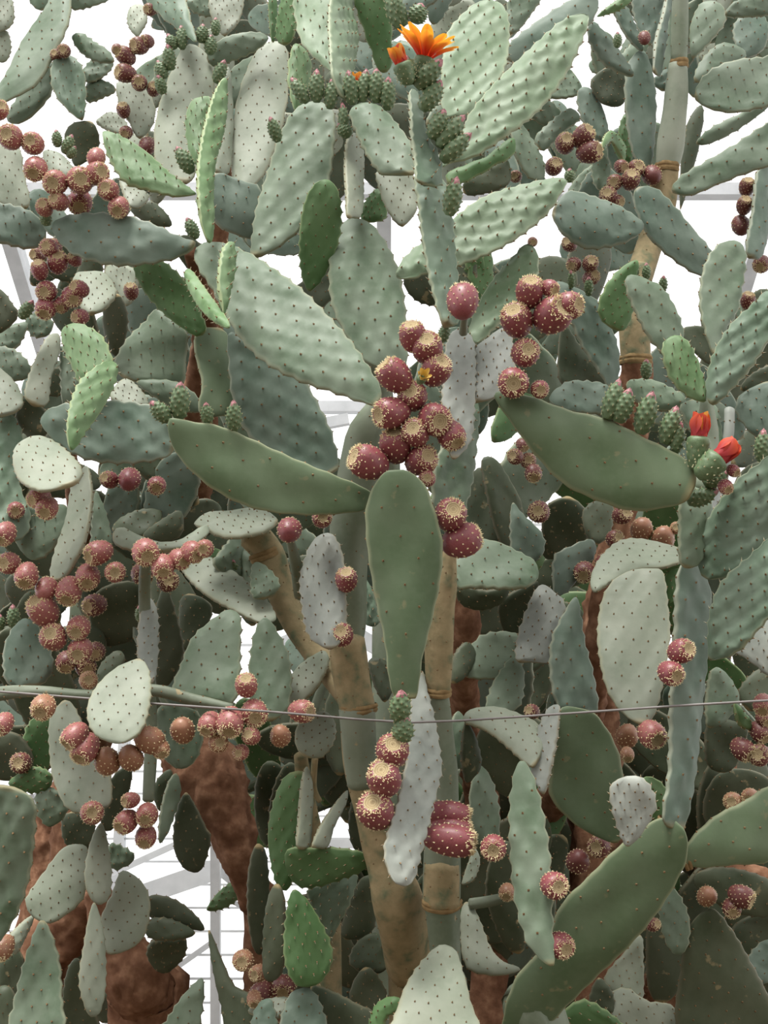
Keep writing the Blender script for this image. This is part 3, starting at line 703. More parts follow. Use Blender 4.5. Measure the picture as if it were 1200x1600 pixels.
M b 2.6 -10 15|393,1625 399,1575 425,1563 433,1625
M p 2.68 0 38|388,1582 410,1564 452,1558 447,1580 430,1592
M d 2.85 0 -8|546,1562 560,1520 580,1513 602,1545 607,1572 580,1592
Q p 2.85 10 14|722,1377 740,1328 750,1345 742,1372 728,1382
Q m 2.8 10 5|757,1322 735,1302 733,1240 745,1204 755,1198 773,1230 780,1270 777,1312
Q p 2.75 -10 25|720,1480 721,1420 735,1410 751,1440 767,1480 787,1503 814,1514 792,1524 755,1522 730,1512
R m 2.42 -12 8|860,1510 835,1490 818,1460 803,1400 797,1330 796,1260 803,1210 815,1188 830,1205 845,1250 855,1300 862,1360 864,1430 866,1470 867,1502
R s 2.62 10 -14|967,1312 930,1307 890,1282 862,1252 854,1230 862,1170 872,1108 900,1104 930,1115 955,1150 969,1190 972,1240
Q w 2.58 -40 15|846,1240 832,1200 839,1150 849,1120 860,1102 873,1101 876,1115 869,1170 856,1222
R w 2.38 -8 -10|975,1319 957,1270 952,1235 960,1221 980,1212 1005,1215 1023,1240 1025,1265 1010,1292 992,1315
R s 2.45 -10 -16|788,1625 788,1580 800,1540 815,1515 840,1490 860,1450 880,1410 920,1370 960,1330 1000,1300 1030,1280 1060,1284 1074,1310 1072,1345 1055,1382 1030,1422 990,1472 940,1522 890,1572 850,1608
R b 2.5 35 -2|1050,1296 1033,1275 1044,1200 1049,1100 1054,1000 1059,920 1070,880 1095,887 1109,930 1106,1000 1101,1080 1096,1150 1086,1222 1072,1292
R m 2.55 20 2|1090,884 1064,878 1060,820 1060,780 1075,758 1112,778 1102,840
R s 2.47 15 -8|1066,1340 1080,1310 1120,1275 1160,1255 1215,1230 1222,1300 1205,1347 1150,1352 1100,1357 1072,1352
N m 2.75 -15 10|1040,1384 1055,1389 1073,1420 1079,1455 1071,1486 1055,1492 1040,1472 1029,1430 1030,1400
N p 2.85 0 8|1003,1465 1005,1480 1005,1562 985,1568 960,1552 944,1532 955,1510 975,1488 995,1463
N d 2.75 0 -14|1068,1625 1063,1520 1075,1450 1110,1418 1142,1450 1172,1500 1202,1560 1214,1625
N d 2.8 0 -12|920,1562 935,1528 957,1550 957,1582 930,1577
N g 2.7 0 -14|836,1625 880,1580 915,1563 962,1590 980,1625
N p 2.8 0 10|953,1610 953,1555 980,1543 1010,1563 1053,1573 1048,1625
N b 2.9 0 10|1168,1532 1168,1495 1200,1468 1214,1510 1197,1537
Q p 2.65 -5 18|1002,1134 975,1117 950,1082 938,1040 933,990 939,940 955,910 985,891 1015,887 1036,895 1044,940 1048,990 1041,1040 1031,1092 1017,1127
Q b 2.75 15 2|900,1110 872,1107 859,1060 861,1000 880,960 898,933 906,960 916,1010 929,1060 934,1112
Q w 2.8 0 18|835,1034 807,1032 807,1000 819,960 834,925 848,912 865,924 884,945 871,987 862,1032
Q d 2.95 0 -32|790,992 778,945 800,925 840,908 832,942 812,987
Q p 2.8 0 42|1068,862 1070,880 1040,891 1000,891 960,907 930,922 923,900 940,870 965,849 1000,844 1040,847
Q b 2.95 20 2|884,927 865,927 867,870 890,854 922,843 930,865 905,902
Q g 2.8 0 0|1068,900 1060,927 1044,942 1039,900 1060,888
Q b 3.0 10 -5|800,788 816,803 846,833 850,860 830,882 798,868
Q d 3.2 0 -40|850,800 885,778 917,798 922,832 890,862 850,872
Q d 3.1 0 5|930,852 914,832 910,800 930,783 957,788 954,832
R w 2.6 -38 15|1150,1020 1165,990 1200,943 1222,945 1222,1058 1195,1052 1170,1032
N m 2.8 20 0|1125,1132 1104,1132 1104,1070 1115,1043 1137,1055 1154,1085 1152,1107
N d 2.9 0 10|1175,1112 1153,1082 1180,1048 1212,1043 1212,1082
N d 2.85 0 -10|1130,1207 1103,1192 1103,1135 1130,1123 1167,1140 1152,1192
N g 2.7 40 0|1155,1132 1148,1098 1165,1118 1177,1140
B m 2.6 -12 -14|40,1238 10,1228 -14,1250 -14,1465 20,1442 40,1392 51,1330 56,1260
B m 2.8 0 -5|80,1230 58,1235 55,1262 65,1282 80,1292 104,1272 102,1245
B g 2.8 0 -12|80,1210 50,1198 13,1222 30,1234 55,1240 77,1232
B p 2.75 -5 14|50,1432 40,1410 45,1395 65,1365 90,1335 110,1321 137,1325 137,1370 126,1407 100,1432 75,1444
B p 2.7 15 10|157,1286 145,1305 135,1340 132,1375 140,1402 155,1414 171,1402 175,1370 171,1330 165,1300
B p 2.75 0 4|158,1432 175,1395 190,1361 215,1371 231,1395 234,1430 223,1467 195,1487 167,1489 160,1452
B m 2.62 -8 4|65,1438 50,1470 35,1520 22,1570 18,1625 102,1625 100,1560 93,1500 80,1453
B p 2.6 22 6|148,1410 138,1435 130,1480 123,1530 130,1567 142,1589 156,1582 164,1550 166,1500 161,1450
B d 2.85 0 -8|320,1452 300,1452 260,1437 232,1432 232,1400 270,1404 305,1429
B d 2.82 0 15|305,1456 280,1469 235,1467 226,1441 260,1434
B d 2.9 0 -38|270,1466 290,1465 290,1490 271,1512 250,1520 230,1492 238,1467
B d 2.95 0 -20|205,1198 202,1237 180,1292 158,1292 164,1240 180,1208
B m 3.0 0 0|170,1342 175,1317 207,1331 207,1347 180,1360
B d 2.95 0 -18|290,1238 275,1270 271,1320 285,1352 305,1364 319,1352 330,1310 321,1290 306,1260
B m 2.9 35 0|275,1208 282,1240 267,1290 250,1318 249,1285 260,1230
B d 3.05 0 -20|240,1242 245,1218 267,1203 272,1240 250,1267
B d 2.72 -15 5|325,1453 347,1500 367,1540 397,1560 399,1625 358,1625 345,1570 334,1520
B m 2.7 0 4|243,1625 265,1585 290,1550 315,1528 319,1555 312,1605 300,1625
B y 3.2 0 10|323,1422 340,1395 365,1376 382,1384 376,1402 350,1420
B d 2.8 0 -20|98,1625 100,1540 115,1498 132,1510 153,1590 163,1625
B p 2.75 45 10|50,1430 51,1440 41,1462 25,1492 13,1467 30,1445
M d 2.85 20 -15|400,1320 388,1360 386,1420 395,1480 410,1490 421,1450 420,1380 415,1330
M d 3.2 0 -25|430,1330 402,1300 398,1230 415,1190 440,1200 450,1260 445,1310
M d 3.3 0 -20|545,1260 510,1250 500,1200 515,1160 545,1150 570,1190 565,1240
M d 3.3 0 -20|590,1300 560,1330 545,1300 550,1250 575,1230 595,1260
M d 3.15 10 -20|470,1330 440,1320 420,1280 430,1220 455,1190 480,1230 485,1300
Q d 3.1 0 -30|800,1250 760,1220 742,1170 760,1130 800,1140 825,1190 822,1240
Q d 3.2 0 -10|800,1000 750,990 735,960 760,930 805,935 825,970
B d 2.95 0 -15|140,1270 102,1272 97,1300 110,1325 135,1328 150,1300
B d 2.95 0 -10|-10,1600 0,1500 25,1480 40,1510 35,1560 15,1610
N d 2.95 0 -15|1215,1430 1160,1430 1100,1400 1085,1370 1120,1355 1180,1365 1220,1390
N d 3.0 10 -15|1010,1500 1015,1420 1040,1380 1070,1420 1075,1500 1050,1560 1020,1560
N d 2.95 -10 -20|1200,1340 1150,1330 1100,1280 1110,1220 1150,1200 1210,1230
N d 3.0 0 -15|1120,1500 1150,1440 1215,1430 1220,1520 1180,1530
N d 3.0 15 -20|1110,1190 1090,1250 1095,1310 1120,1330 1140,1280 1135,1210
Q d 2.95 10 -20|790,1480 760,1400 770,1330 800,1320 812,1400 820,1480
T d 3.2 0 -25|690,480 650,470 630,440 650,425 700,430 705,470
B d 2.7 0 0|-8,1625 -8,1550 20,1548 27,1625
'''
# fruit: plant colour depth | x,y,r[,apex dx,apex dy[,a = apex turned away]] ...
FRUITS = '''
U dark 3.7|235,15,10 183,77,9 197,88,14,-9,-4 218,72,14 230,65,11 197,115,15,-11,0 218,130,13,1,2 240,140,11 193,173,11,0,-6 197,207,11,0,5 230,229,14,0,-9,a 88,87,9 100,80,11
L rose 2.85|-2,173,15 17,215,20,-1,0 52,225,18,0,0 56,263,19,0,12 87,285,20,0,6 125,282,22,6,3 150,272,19,12,0 150,247,15,0,-9,a 170,297,17,-2,0 186,323,17,0,10 93,315,15 70,325,14
L red 2.9|125,315,20,2,12 77,388,15 62,423,14,0,-10 90,411,17,3,-9 117,406,11 73,455,17,0,4 72,480,17,0,12 97,475,13,0,8 112,463,17,6,8 125,452,14 126,495,13
U dark 3.3|205,456,12,0,-8 85,385,12 60,398,12 172,300,14
V dark 3.45|1007,60,10,0,-8,a 883,225,16,0,-4 910,214,17,9,-8 920,238,18,14,0 865,261,14,2,-3 806,276,10 970,260,11 992,265,14 985,282,15,0,-7 961,285,13 1019,274,16,0,-6,a 951,307,15 963,315,11 1193,242,15 1167,293,13,0,-9 1163,322,13,0,-8 1158,353,15,0,-11,a 890,382,12 832,378,8 922,413,13 897,413,12 923,434,13 1168,470,12,0,-9 1190,412,14
L red 2.85|202,750,18,0,-8,a 172,750,14 245,758,15 25,797,14
L rose 2.65|62,778,17,-8,4 74,793,18,0,8
C red 2.5|723,472,26,2,-21,a 645,527,22,-3,-17 668,545,25,-2,-12 680,580,24,10,-13 618,588,26,-18,-17 645,620,24,-4,-7 613,645,26,-21,4 678,655,27,8,5 650,677,23 703,678,23,9,15 618,697,26,-2,-20 657,720,25,11,-7 577,723,28,-23,-9 667,748,14 703,805,26,4,-9 720,845,28,24,-8,a
C red 2.5|828,458,23,0,-16 858,450,14 862,493,30,14,-9 885,478,23,16,0 808,502,26,-8,-14 820,552,23,3,-3 802,598,25,-2,4 843,608,15,0,3
Q dark 2.95|806,714,13 825,720,13 833,738,14,0,9 816,695,10 842,800,18 971,805,15,5,-4 960,842,14,4,-3 913,893,17,-4,6 946,880,17,5,0
Q tan 2.95|1003,826,18,0,10,a 1036,841,19,0,12,a 1057,825,10 980,1149,18,0,12,a
Q rose 2.55|1017,1146,22,6,7
R red 2.45|1133,760,12 1145,735,10 1063,1018,20,9,-6 1047,1051,20,6,3
L rose 2.72|8,833,18 15,880,18 42,898,19,0,13 155,863,20,-13,6 137,900,20,3,11 180,894,17,3,0 72,921,18,0,-8,a 108,922,21,0,14 68,955,24,-8,-17 84,996,22,0,-8 123,980,19,0,7 126,1015,20,0,6
L dark 2.85|149,945,18 133,1040,17 103,1033,16 150,1017,15 222,896,18 262,908,18
L tan 2.8|138,1063,15
L rose 2.62|227,862,22,7,7 254,884,19,4,10 280,873,17,9,5 300,862,18,10,5 320,857,15
L tan 2.5|68,1104,20,0,7 167,1188,21,0,14,a 204,1183,20,2,12,a 232,1155,22,12,10,a 250,1168,15 285,1140,20,0,12,a 341,1160,16 438,1149,17,0,10,a
L rose 2.48|5,1130,17 118,1149,20,-10,12 134,1168,22,-6,14 328,1130,18,-4,10 360,1127,22,0,14 397,1113,22,4,6 377,1175,13 385,1072,18,0,-13 393,1150,15 470,1111,19,15,0
B dark 2.8|33,1192,17 408,1552,18 443,1542,19,0,3
K red 2.58|452,829,20,0,-6,a 503,810,16 541,907,18,0,-13 533,992,20,0,-7
C red 2.43|613,1175,27,1,-16 601,1218,28,-5,-19 588,1268,30,-6,-19 771,1324,21,-2,0
M tan 2.75|792,1393,13 405,1520,14
R red 2.37|865,1383,22,5,-3 875,1476,21,7,1
N dark 2.7|903,1345,19,0,10,a 937,1322,18 1158,1400,18,14,5 1143,1418,15 1020,1445,11 1187,1143,16 1160,1170,18 1187,1180,18 1193,1123,13 832,1112,12
N tan 2.75|1145,1252,15 1172,1245,14 1105,1400,16,0,8,a 980,1178,11
N rose 2.65|1192,1100,16
B rose 2.68|144,1270,19,4,-4 230,1272,18,0,5 198,1283,18,-8,6 228,1306,17,0,8 205,1250,13,-8,0
B tan 2.65|5,1480,18 380,1500,17 397,1560,12
'''
# buds: plant depth | foot x,y tip x,y width
BUDS = '''
U 3.55|285,77,283,43,18 315,67,317,40,20 337,55,337,30,15 328,85,330,57,20 267,110,262,73,20 273,77,263,55,18 257,123,247,97,20 255,147,247,120,18 337,130,350,97,20
L 2.9|300,270,278,233,24 307,373,293,343,20 90,230,88,205,16 100,240,112,213,18 107,247,117,230,14 73,353,70,328,18
C 2.6|640,133,632,90,34 650,137,687,97,31 660,172,687,130,31 675,218,693,175,30 685,230,722,185,31 690,252,732,212,28 702,337,713,282,29 690,535,697,508,18
T 3.02|480,160,457,125,22 495,160,495,113,24 515,170,520,126,22 552,165,545,115,24 565,160,572,113,22 588,162,588,112,26 605,173,607,125,24 540,210,535,165,18 548,212,530,195,24 435,222,423,186,20
T 3.1|625,45,607,-10,26 632,40,618,-5,20 648,36,658,8,30
K 2.5|265,658,238,630,27 280,655,282,602,30 325,664,322,632,20 366,674,365,630,25
L 3.0|32,497,50,472,20 220,972,218,948,16 230,955,230,933,17 22,982,20,948,20 0,985,0,962,16 365,900,364,877,17
R 2.5|948,655,966,598,29 965,660,983,612,31 1000,678,1018,618,33 1038,694,1056,640,31 1055,708,1063,663,23 1075,785,1118,768,28 1100,757,1135,738,28 1190,722,1193,675,25
V 3.0|1010,592,1010,564,18 920,462,920,435,14 893,450,892,425,11 1010,437,1010,413,14 1035,457,1037,433,14 993,432,993,416,11 890,285,890,265,17 965,75,965,52,14
C 2.43|624,1128,627,1083,34 628,1160,632,1122,34 623,1330,632,1312,15
'''
def parse(txt):
    for ln in txt.strip().splitlines():
        h, b = ln.split('|'); yield h.split(), [[(t if t == 'a' else float(t)) for t in q.split(',')] for q in b.split()]
# ------------------------------------------------------------------ stems and trunks
G, T_ = M['stem_g'], M['stem_t']
# slender jointed stem in the middle
stem('C', [(708, 800, 9, 2.64), (703, 860, 11, 2.64), (694, 930, 20, 2.64), (687, 1000, 23, 2.64), (685, 1080, 19, 2.64)], T_)
stem('C', [(685, 1080, 17, 2.64), (692, 1140, 16, 2.64), (694, 1220, 22, 2.64), (691, 1300, 26, 2.64), (690, 1410, 29, 2.64)], G)
stem('C', [(690, 1405, 29, 2.64), (694, 1470, 25, 2.64), (700, 1540, 25, 2.64), (705, 1640, 30, 2.66)], G, True)
stem('C', [(690, 1350, 27.5, 2.635), (690, 1380, 28.5, 2.635), (690, 1412, 30, 2.635)], T_, lump=.03)
ring('C', 685, 1082, 20, 2.64); ring('C', 690, 1412, 31, 2.64)
# thick stem to its left
stem('K', [(592, 628, 14, 2.72), (570, 690, 30, 2.72), (555, 780, 34, 2.72), (545, 860, 30, 2.72), (548, 960, 26, 2.72), (540, 1020, 24, 2.72)], G)
stem('K', [(542, 1000, 26, 2.7), (548, 1050, 28, 2.7), (560, 1110, 29, 2.7)], T_)
stem('K', [(558, 1105, 26, 2.7), (562, 1190, 25, 2.7), (580, 1270, 24, 2.7), (600, 1340, 27, 2.7), (622, 1410, 40, 2.7), (638, 1500, 38, 2.79), (645, 1620, 38, 2.87)], T_, True)
stem('K', [(558, 1108, 26.6, 2.695), (562, 1180, 25.6, 2.695), (568, 1225, 24.5, 2.695)], G, lump=.05)
ring('K', 560, 1106, 29, 2.7)
# bare oblique branch
stem('K', [(395, 835, 24, 2.95), (420, 865, 24, 2.95), (436, 915, 22, 2.95), (462, 975, 21, 2.92), (500, 1030, 20, 2.88), (545, 1090, 20, 2.76)], T_)
ring('K', 415, 866, 26, 2.95, -25)
stem('K', [(452, 840, 6, 2.6), (462, 880, 9, 2.65), (470, 930, 10, 2.85)], G)
stem('K', [(725, 498, 6, 2.52), (724, 520, 7, 2.56)], G, name='stalk')
# right plant: short trunk under the diagonal pad
stem('R', [(815, 1590, 42, 2.5), (850, 1690, 50, 2.5)], G, True, name='trunk')
ring('R', 1048, 1287, 22, 2.47, 20, 5); ring('R', 1072, 1343, 17, 2.46, 70, 6)
stem('R', [(1140, 640, 8, 2.75), (1137, 690, 8, 2.72), (1120, 760, 14, 2.7), (1085, 800, 22, 2.6)], M['w'])
stem('R', [(1103, 622, 9, 2.68), (1104, 690, 20, 2.66), (1090, 770, 24, 2.6)], G)
# left plant: horizontal branch with fruit
stem('L', [(-40, 1092, 13, 2.62), (10, 1082, 11, 2.62), (60, 1080, 9, 2.6), (140, 1086, 8, 2.6), (235, 1078, 10, 2.58), (300, 1093, 10, 2.58), (362, 1106, 7, 2.55)], G, name='branch')
stem('L', [(110, 705, 10, 2.85), (120, 800, 14, 3.4), (150, 900, 20, 3.75), (170, 1050, 24, 3.8), (130, 1200, 26, 3.8), (100, 1400, 30, 3.7)], M['wood'], True, name='trunk')
stem('L', [(300, 395, 12, 2.9), (312, 440, 14, 3.0), (318, 540, 18, 3.2), (270, 760, 20, 3.5), (195, 980, 24, 3.8), (130, 1150, 26, 3.9)], M['wood'], True, name='trunk')
stem('L', [(228, 870, 9, 2.7), (226, 940, 9, 2.78), (232, 1060, 9, 2.8), (236, 1150, 10, 2.8), (232, 1250, 9, 2.75)], G, name='branch')
# brown trunks low on the left
stem('B', [(285, 1150, 46, 3.15), (325, 1215, 58, 3.1), (365, 1300, 38, 3.05), (392, 1400, 24, 3.05), (410, 1500, 30, 3.1)], M['wood'], True, .05, 'trunk')
stem('B', [(150, 1390, 22, 3.0), (185, 1470, 34, 3.0), (215, 1540, 48, 3.0), (235, 1640, 60, 3.05)], M['wood'], True, .05, 'trunk')
stem('B', [(135, 1400, 30, 3.05), (100, 1470, 34, 3.1), (60, 1550, 36, 3.1)], M['wood'], True, .05, 'trunk')
# upper plants: trunks
stem('V', [(1064, -30, 13, 3.5), (1062, 40, 14, 3.5), (1060, 98, 13, 3.5)], G); ring('V', 1061, 100, 14, 3.5)
stem('V', [(1060, 100, 13.5, 3.5), (1056, 160, 18, 3.5), (1048, 220, 21, 3.5), (1042, 262, 18, 3.5)], M['p']); ring('V', 1042, 262, 19, 3.5)
stem('V', [(1042, 262, 18, 3.5), (1030, 330, 22, 3.5), (1012, 390, 20, 3.45), (1000, 430, 20, 3.4)], T_)
stem('V', [(1000, 420, 20, 3.35), (992, 500, 25, 3.3), (993, 565, 25, 3.3)], T_); ring('V', 993, 562, 26, 3.3)
stem('V', [(993, 565, 24, 3.3), (985, 680, 28, 3.35), (960, 850, 30, 3.4), (935, 1050, 34, 3.4), (930, 1250, 38, 3.4)], M['wood'], True, name='trunk')
stem('U', [(350, 255, 12, 3.55), (347, 300, 13, 3.55), (335, 420, 18, 3.6), (320, 600, 22, 3.6), (300, 800, 26, 3.9), (230, 1000, 30, 4.25), (110, 1230, 30, 4.4), (70, 1400, 34, 4.4)], M['wood'], True, name='trunk')
stem('T', [(552, 345, 12, 3.1), (585, 560, 22, 3.2), (600, 700, 24, 3.3), (610, 900, 28, 3.4), (615, 1100, 32, 3.4)], G, True, name='trunk')
stem('Q', [(720, 900, 20, 3.0), (728, 1000, 24, 3.0), (728, 1150, 24, 3.2), (760, 1350, 26, 3.4)], M['wood'], True, name='trunk')
stem('Q', [(950, 880, 14, 2.95), (938, 960, 22, 2.95), (930, 1060, 24, 2.98), (900, 1200, 26, 3.2), (840, 1400, 28, 3.4)], M['wood'], True, name='trunk')
stem('M', [(470, 1180, 10, 2.9), (480, 1260, 14, 2.95), (500, 1380, 20, 3.0), (510, 1540, 26, 3.0)], T_, True, name='trunk')
stem('M', [(492, 1185, 5, 2.78), (490, 1230, 5, 2.8), (500, 1252, 4, 2.8)], T_, name='branch')
stem('M', [(490, 1110, 7, 2.98), (505, 1070, 7, 3.0), (522, 1035, 7, 3.02)], G, name='branch')
stem('N', [(1130, 1180, 18, 3.4), (1120, 1330, 26, 3.4), (1110, 1500, 30, 3.4)], M['wood'], True, name='trunk')
stem('N', [(1040, 1350, 14, 3.4), (1035, 1500, 26, 3.4), (1040, 1640, 34, 3.4)], M['wood'], True, name='trunk')
stem('N', [(1120, 1350, 14, 3.3), (1180, 1372, 20, 3.25), (1230, 1400, 24, 3.2)], M['wood'], name='branch')
stem('Q', [(735, 1412, 8, 2.8), (765, 1408, 8, 2.8), (798, 1400, 7, 2.75)], G, name='branch')
# ------------------------------------------------------------------ pads
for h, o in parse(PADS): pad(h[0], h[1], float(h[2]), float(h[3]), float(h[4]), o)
# added filler pads deep inside the thicket, dark and tilted down to deepen shade
GAPS = [(140, 45, 60), (60, 190, 50), (30, 40, 40), (290, 325, 25), (45, 455, 35), (38, 545, 30), (615, 350, 40), (640, 490, 35), (530, 650, 45), (550, 690, 45),
        (548, 985, 30), (885, 90, 45), (915, 30, 40), (1100, 330, 70), (1120, 210, 55), (1055, 450, 40), (1170, 215, 55), (955, 175, 30), (200, 1215, 35), (65, 1290, 45),
        (220, 1330, 60), (290, 1400, 75), (290, 1500, 70), (300, 1560, 45), (530, 1310, 28), (105, 775, 12), (850, 380, 15), (75, 60, 50), (390, 1420, 30), (20, 1500, 30), (160, 190, 40), (870, 60, 40), (1150, 340, 50), (40, 260, 30), (400, 1010, 30)]
fr = np.random.default_rng(11)
def filler(n, box, dr, styles, keys, size, GAPS=GAPS):
    k = tries = 0
    while k < n and tries < 4000:
        tries += 1
        x, y = fr.uniform(box[0], box[2]), fr.uniform(box[1], box[3]); d = fr.uniform(*dr)
        L_ = fr.uniform(*size)*2.9/d; wd = L_*fr.uniform(.36, .52)
        if any(math.hypot(x-gx, y-gy) < gr+L_*.42 for gx, gy, gr in GAPS): continue
        th = fr.normal(0, .9); ca, sa = math.sin(th), -math.cos(th); o = []
        for q in np.linspace(0, 2*math.pi, 10, endpoint=False):
            u = -math.cos(q); rw = math.sin(q)*wd/2*(1+.18*u)*1.0; o.append((x+ca*u*L_/2-sa*rw, y+sa*u*L_/2+ca*rw))
        key = min(keys, key=lambda c: abs(KX[c]-x)); FILL.add(pad(key, styles[fr.integers(len(styles))], d, fr.uniform(-35, 35), fr.uniform(-36, 6), o).name); k += 1
FILL = set()
KX = {'U': 230, 'T': 560, 'V': 1000, 'L': 150, 'Q': 900, 'M': 520, 'B': 200, 'N': 1120, 'K': 500}
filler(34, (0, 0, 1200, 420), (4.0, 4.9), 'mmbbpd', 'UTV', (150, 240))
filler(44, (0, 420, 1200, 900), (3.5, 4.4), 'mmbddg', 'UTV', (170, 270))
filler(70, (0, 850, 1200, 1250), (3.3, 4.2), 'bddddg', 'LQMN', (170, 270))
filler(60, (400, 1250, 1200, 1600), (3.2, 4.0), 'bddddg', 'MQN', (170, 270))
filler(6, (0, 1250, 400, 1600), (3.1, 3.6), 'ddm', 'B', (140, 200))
filler(9, (400, 1120, 560, 1300), (3.2, 3.7), 'dddg', 'M', (130, 190))
filler(10, (530, -30, 720, 130), (4.0, 4.6), 'mbp', 'T', (130, 200))
filler(8, (1080, -20, 1200, 90), (4.0, 4.6), 'mbp', 'V', (130, 200))
filler(10, (760, 60, 960, 330), (4.0, 4.8), 'mbp', 'V', (110, 170))
filler(12, (120, 730, 300, 870), (3.2, 3.7), 'dddb', 'L', (120, 170), [(105, 775, 14)])
filler(9, (165, 110, 250, 290), (3.9, 4.5), 'mpd', 'U', (90, 140), [(150, 200, 14), (290, 325, 20), (140, 60, 30)])
filler(4, (940, 50, 1000, 120), (3.9, 4.5), 'mb', 'V', (90, 130), [(930, 35, 15)])
filler(8, (0, 560, 120, 760), (3.3, 3.8), 'ddm', 'L', (110, 160), [(38, 545, 25)])
filler(4, (715, 390, 770, 450), (3.3, 3.6), 'dg', 'V', (90, 120), [])
filler(6, (60, 400, 140, 520), (3.5, 3.9), 'dd', 'U', (100, 140), [(40, 540, 25), (40, 455, 20)])
filler(5, (0, 930, 60, 1080), (3.3, 3.8), 'dd', 'L', (120, 160), [])
# the far side of the thicket: pads added to block light from behind
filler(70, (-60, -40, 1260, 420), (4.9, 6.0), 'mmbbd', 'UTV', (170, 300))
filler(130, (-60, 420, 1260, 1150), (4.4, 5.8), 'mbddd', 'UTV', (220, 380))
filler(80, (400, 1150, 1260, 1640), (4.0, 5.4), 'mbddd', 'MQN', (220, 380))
# ------------------------------------------------------------------ fruit and buds
for h, o in parse(FRUITS):
    for q in o:
        aw = q[-1] == 'a'; q = [t for t in q if t != 'a']
        fruit(h[0], h[1], float(h[2])+random.uniform(-.015, .015), *q, away=aw)
# three long fruit lying sideways
for x, y, r, ax, dd in ((700, 1273, 23, 22.4, .05), (706, 1295, 20, 19.5, .03), (702, 1312, 26, 25, -.02)): fruit('C', 'red', 2.48+dd, x, y, r, ax, 2, False, 1.55)
for h, o in parse(BUDS):
    for q in o: bud(h[0], float(h[1]), *q)
# ------------------------------------------------------------------ flowers
PO = petal_mesh('petal', M['petal_o']); PR = petal_mesh('petal', M['petal_r'], .02, .95); PO2 = petal_mesh('petal', M['petal_o'], .0, .7)
def ovary():
    V, F = [], []; sg, nz = 28, 16
    A_ = [(2.39996*k, .06+.9*(k+.5)/36) for k in range(36)]
    for i in range(nz+1):
        z = i/nz; rad = np.interp(z, [0, .12, .4, .8, .95, 1], [.20, .32, .44, .50, .47, .36])
        for j in range(sg):
            f = 2*math.pi*j/sg; dsp = sum(.05*math.exp(-(((f-fa+math.pi) % (2*math.pi)-math.pi)/.22)**2/2-((z-za)/.05)**2/2) for fa, za in A_)
            V.append(((rad+dsp)*math.cos(f), (rad+dsp)*math.sin(f), z))
    for i in range(nz):
        for j in range(sg): F.append((i*sg+j, i*sg+(j+1) % sg, (i+1)*sg+(j+1) % sg, (i+1)*sg+j))
    F.append(tuple(range(sg-1, -1, -1))); F.append(tuple(nz*sg+j for j in range(sg)))
    return mesh('flower', V, F, M['bud'])
OV = ovary()
def flower(key, x0, y0, x1, y1, d, size, petals, spread, n, dd=0):
    p0, p1 = pt(x0, y0, d), pt(x1, y1, d+dd)
    root = obj('flower', OV, PL[key], rel(key, p0)); orient(root, p0, p1, size[0]*d/FPX)
    dv = (p1-p0); L_ = np.linalg.norm(dv); sw = size[0]*d/FPX; hp = size[1]*d/FPX
    for k in range(n):
        ring_ = k % 2; f = 2*math.pi*k/n + .3*ring_; me = petals[k % len(petals)]
        q = obj('petal', me, root)
        s = hp*random.uniform(.88, 1.08); tl = math.radians(spread*(1 if not ring_ else .62)+random.uniform(-5, 5))
        mm = Matrix.Rotation(f, 4, 'Z') @ Matrix.Translation(((.36 if not ring_ else .26)*sw, 0, L_*.94)) @ Matrix.Rotation(tl, 4, 'Y') @ Matrix.Scale(s, 4)
        q.matrix_basis = Matrix.Diagonal((1/sw, 1/sw, 1/L_, 1)) @ mm
    obj('bud_scales', BV[0][1], root, (0, 0, 0), 'stuff')
    return root
flower('C', 655, 130, 664, 88, 2.63, (32, 52), [PO], 42, 18, -.01)
flower('C', 640, 132, 627, 98, 2.575, (30, 30), [PO2, PR], 6, 9, -.01)
flower('T', 556, 165, 558, 128, 3.06, (20, 16), [PO2], 15, 8)
flower('R', 1088, 735, 1092, 682, 2.46, (36, 40), [PR, PR, PO2], -4, 11)
flower('R', 1090, 745, 1124, 715, 2.43, (40, 38), [PR, PR, PR, PO2], -2, 11)
# dried yellow flower on the fruit pile
dr = flower('C', 655, 598, 660, 590, 2.465, (14, 16), [petal_mesh('petal', M['dried'], .1, .5)], 22, 12, -.02)
# ------------------------------------------------------------------ support wire across the thicket
def wire(name, P, r, m):
    C = [pt(*p) for p in P]; V, F = [], []; sg = 8
    for i, c in enumerate(C):
        for j in range(sg): f = 2*math.pi*j/sg; V.append(c+np.array([0, math.cos(f)*r, math.sin(f)*r]))
    for i in range(len(C)-1):
        for j in range(sg): F.append((i*sg+j, i*sg+(j+1) % sg, (i+1)*sg+(j+1) % sg, (i+1)*sg+j))
    o = C[0]; return obj(name, mesh(name, np.array(V)-o, F, m), None, o)
tag(wire('support_wire', [(-60, 1076, 2.56), (235, 1099, 2.5), (420, 1112, 2.43), (560, 1124, 2.54), (640, 1129, 2.535), (720, 1126, 2.53), (900, 1114, 2.50), (1070, 1102, 2.42), (1260, 1091, 2.40)], .0023, M['wire']),
    'thin taut steel wire stretched across in front of the cactus stems', 'wire')
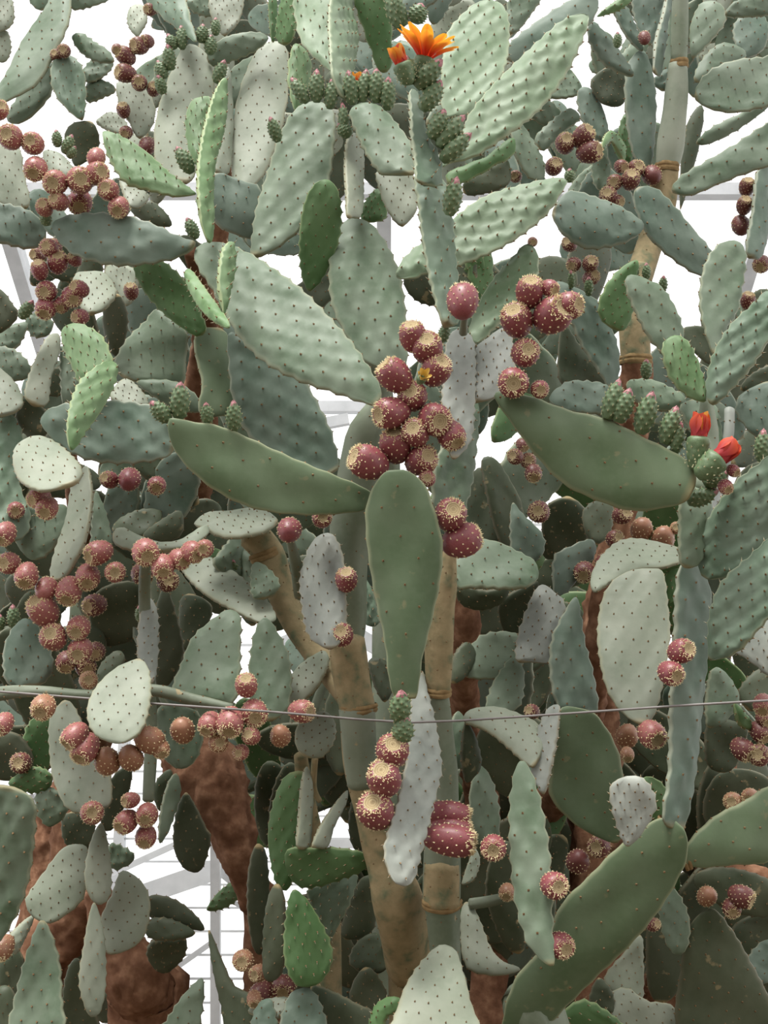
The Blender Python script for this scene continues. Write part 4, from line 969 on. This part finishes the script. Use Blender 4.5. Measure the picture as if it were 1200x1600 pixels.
# ------------------------------------------------------------------ no part may cut through another plant or the wire
from mathutils.bvhtree import BVHTree
bpy.context.view_layer.update()
def top(o):
    while o.parent: o = o.parent
    return o
def shape(o, off=np.zeros(3)):
    V, F = [], []
    for q in [o]+list(o.children):
        me = q.data; n0 = len(V); mw = np.array(q.matrix_world); c = np.empty(len(me.vertices)*3); me.vertices.foreach_get('co', c)
        V.extend((c.reshape(-1, 3) @ mw[:3, :3].T+mw[:3, 3]+off).tolist()); F.extend([tuple(i+n0 for i in p.vertices) for p in me.polygons])
    A = np.array(V); return [A.min(0), A.max(0), V, F, None]
def tree(s_):
    if s_[4] is None: s_[4] = BVHTree.FromPolygons(s_[2], s_[3])
    return s_[4]
def hit(a, c): return bool((a[0] <= c[1]).all() and (c[0] <= a[1]).all() and tree(a).overlap(tree(c)))
OB = [o for o in COL.objects if o.type == 'MESH' and ((o.parent and o.parent.name.startswith('prickly_pear')) or o.name.startswith('support_wire'))]
SH = {o.name: shape(o) for o in OB}; TP = {o.name: top(o).name for o in OB}
def clashes(n, s_): return [m_ for m_ in SH if TP[m_] != TP[n] and hit(s_, SH[m_])]
for o in [o for o in OB if o.name in FILL]:              # hidden inner pads that clash are left out
    if clashes(o.name, SH[o.name]):
        del SH[o.name], TP[o.name]
        for c in list(o.children)+[o]: bpy.data.objects.remove(c)
left = []
for n in list(SH):
    o = bpy.data.objects[n]
    if n.startswith(('support_wire', 'trunk', 'stem', 'joint', 'branch')) or not clashes(n, SH[n]): continue
    ctr = (SH[n][0]+SH[n][1])/2; dv = (ctr-CAM)/np.linalg.norm(ctr-CAM)
    for st in sorted(np.concatenate([np.arange(.01, .26, .015), -np.arange(.01, .16, .015)]), key=abs):
        s2 = shape(o, dv*st)
        if not clashes(n, s2): o.location = tuple(np.array(o.location)+dv*st); SH[n] = s2; break
    else: left.append((n, clashes(n, SH[n])))
for n in SH:
    if n.startswith(('trunk', 'stem', 'branch', 'support_wire')):
        c = clashes(n, SH[n])
        if c: left.append((n, c))
print('STILL', left)
print('pads', PADCOUNT, 'fruit', NFR, 'tris', sum(sum(len(p.vertices)-2 for p in m.polygons) for m in bpy.data.meshes))
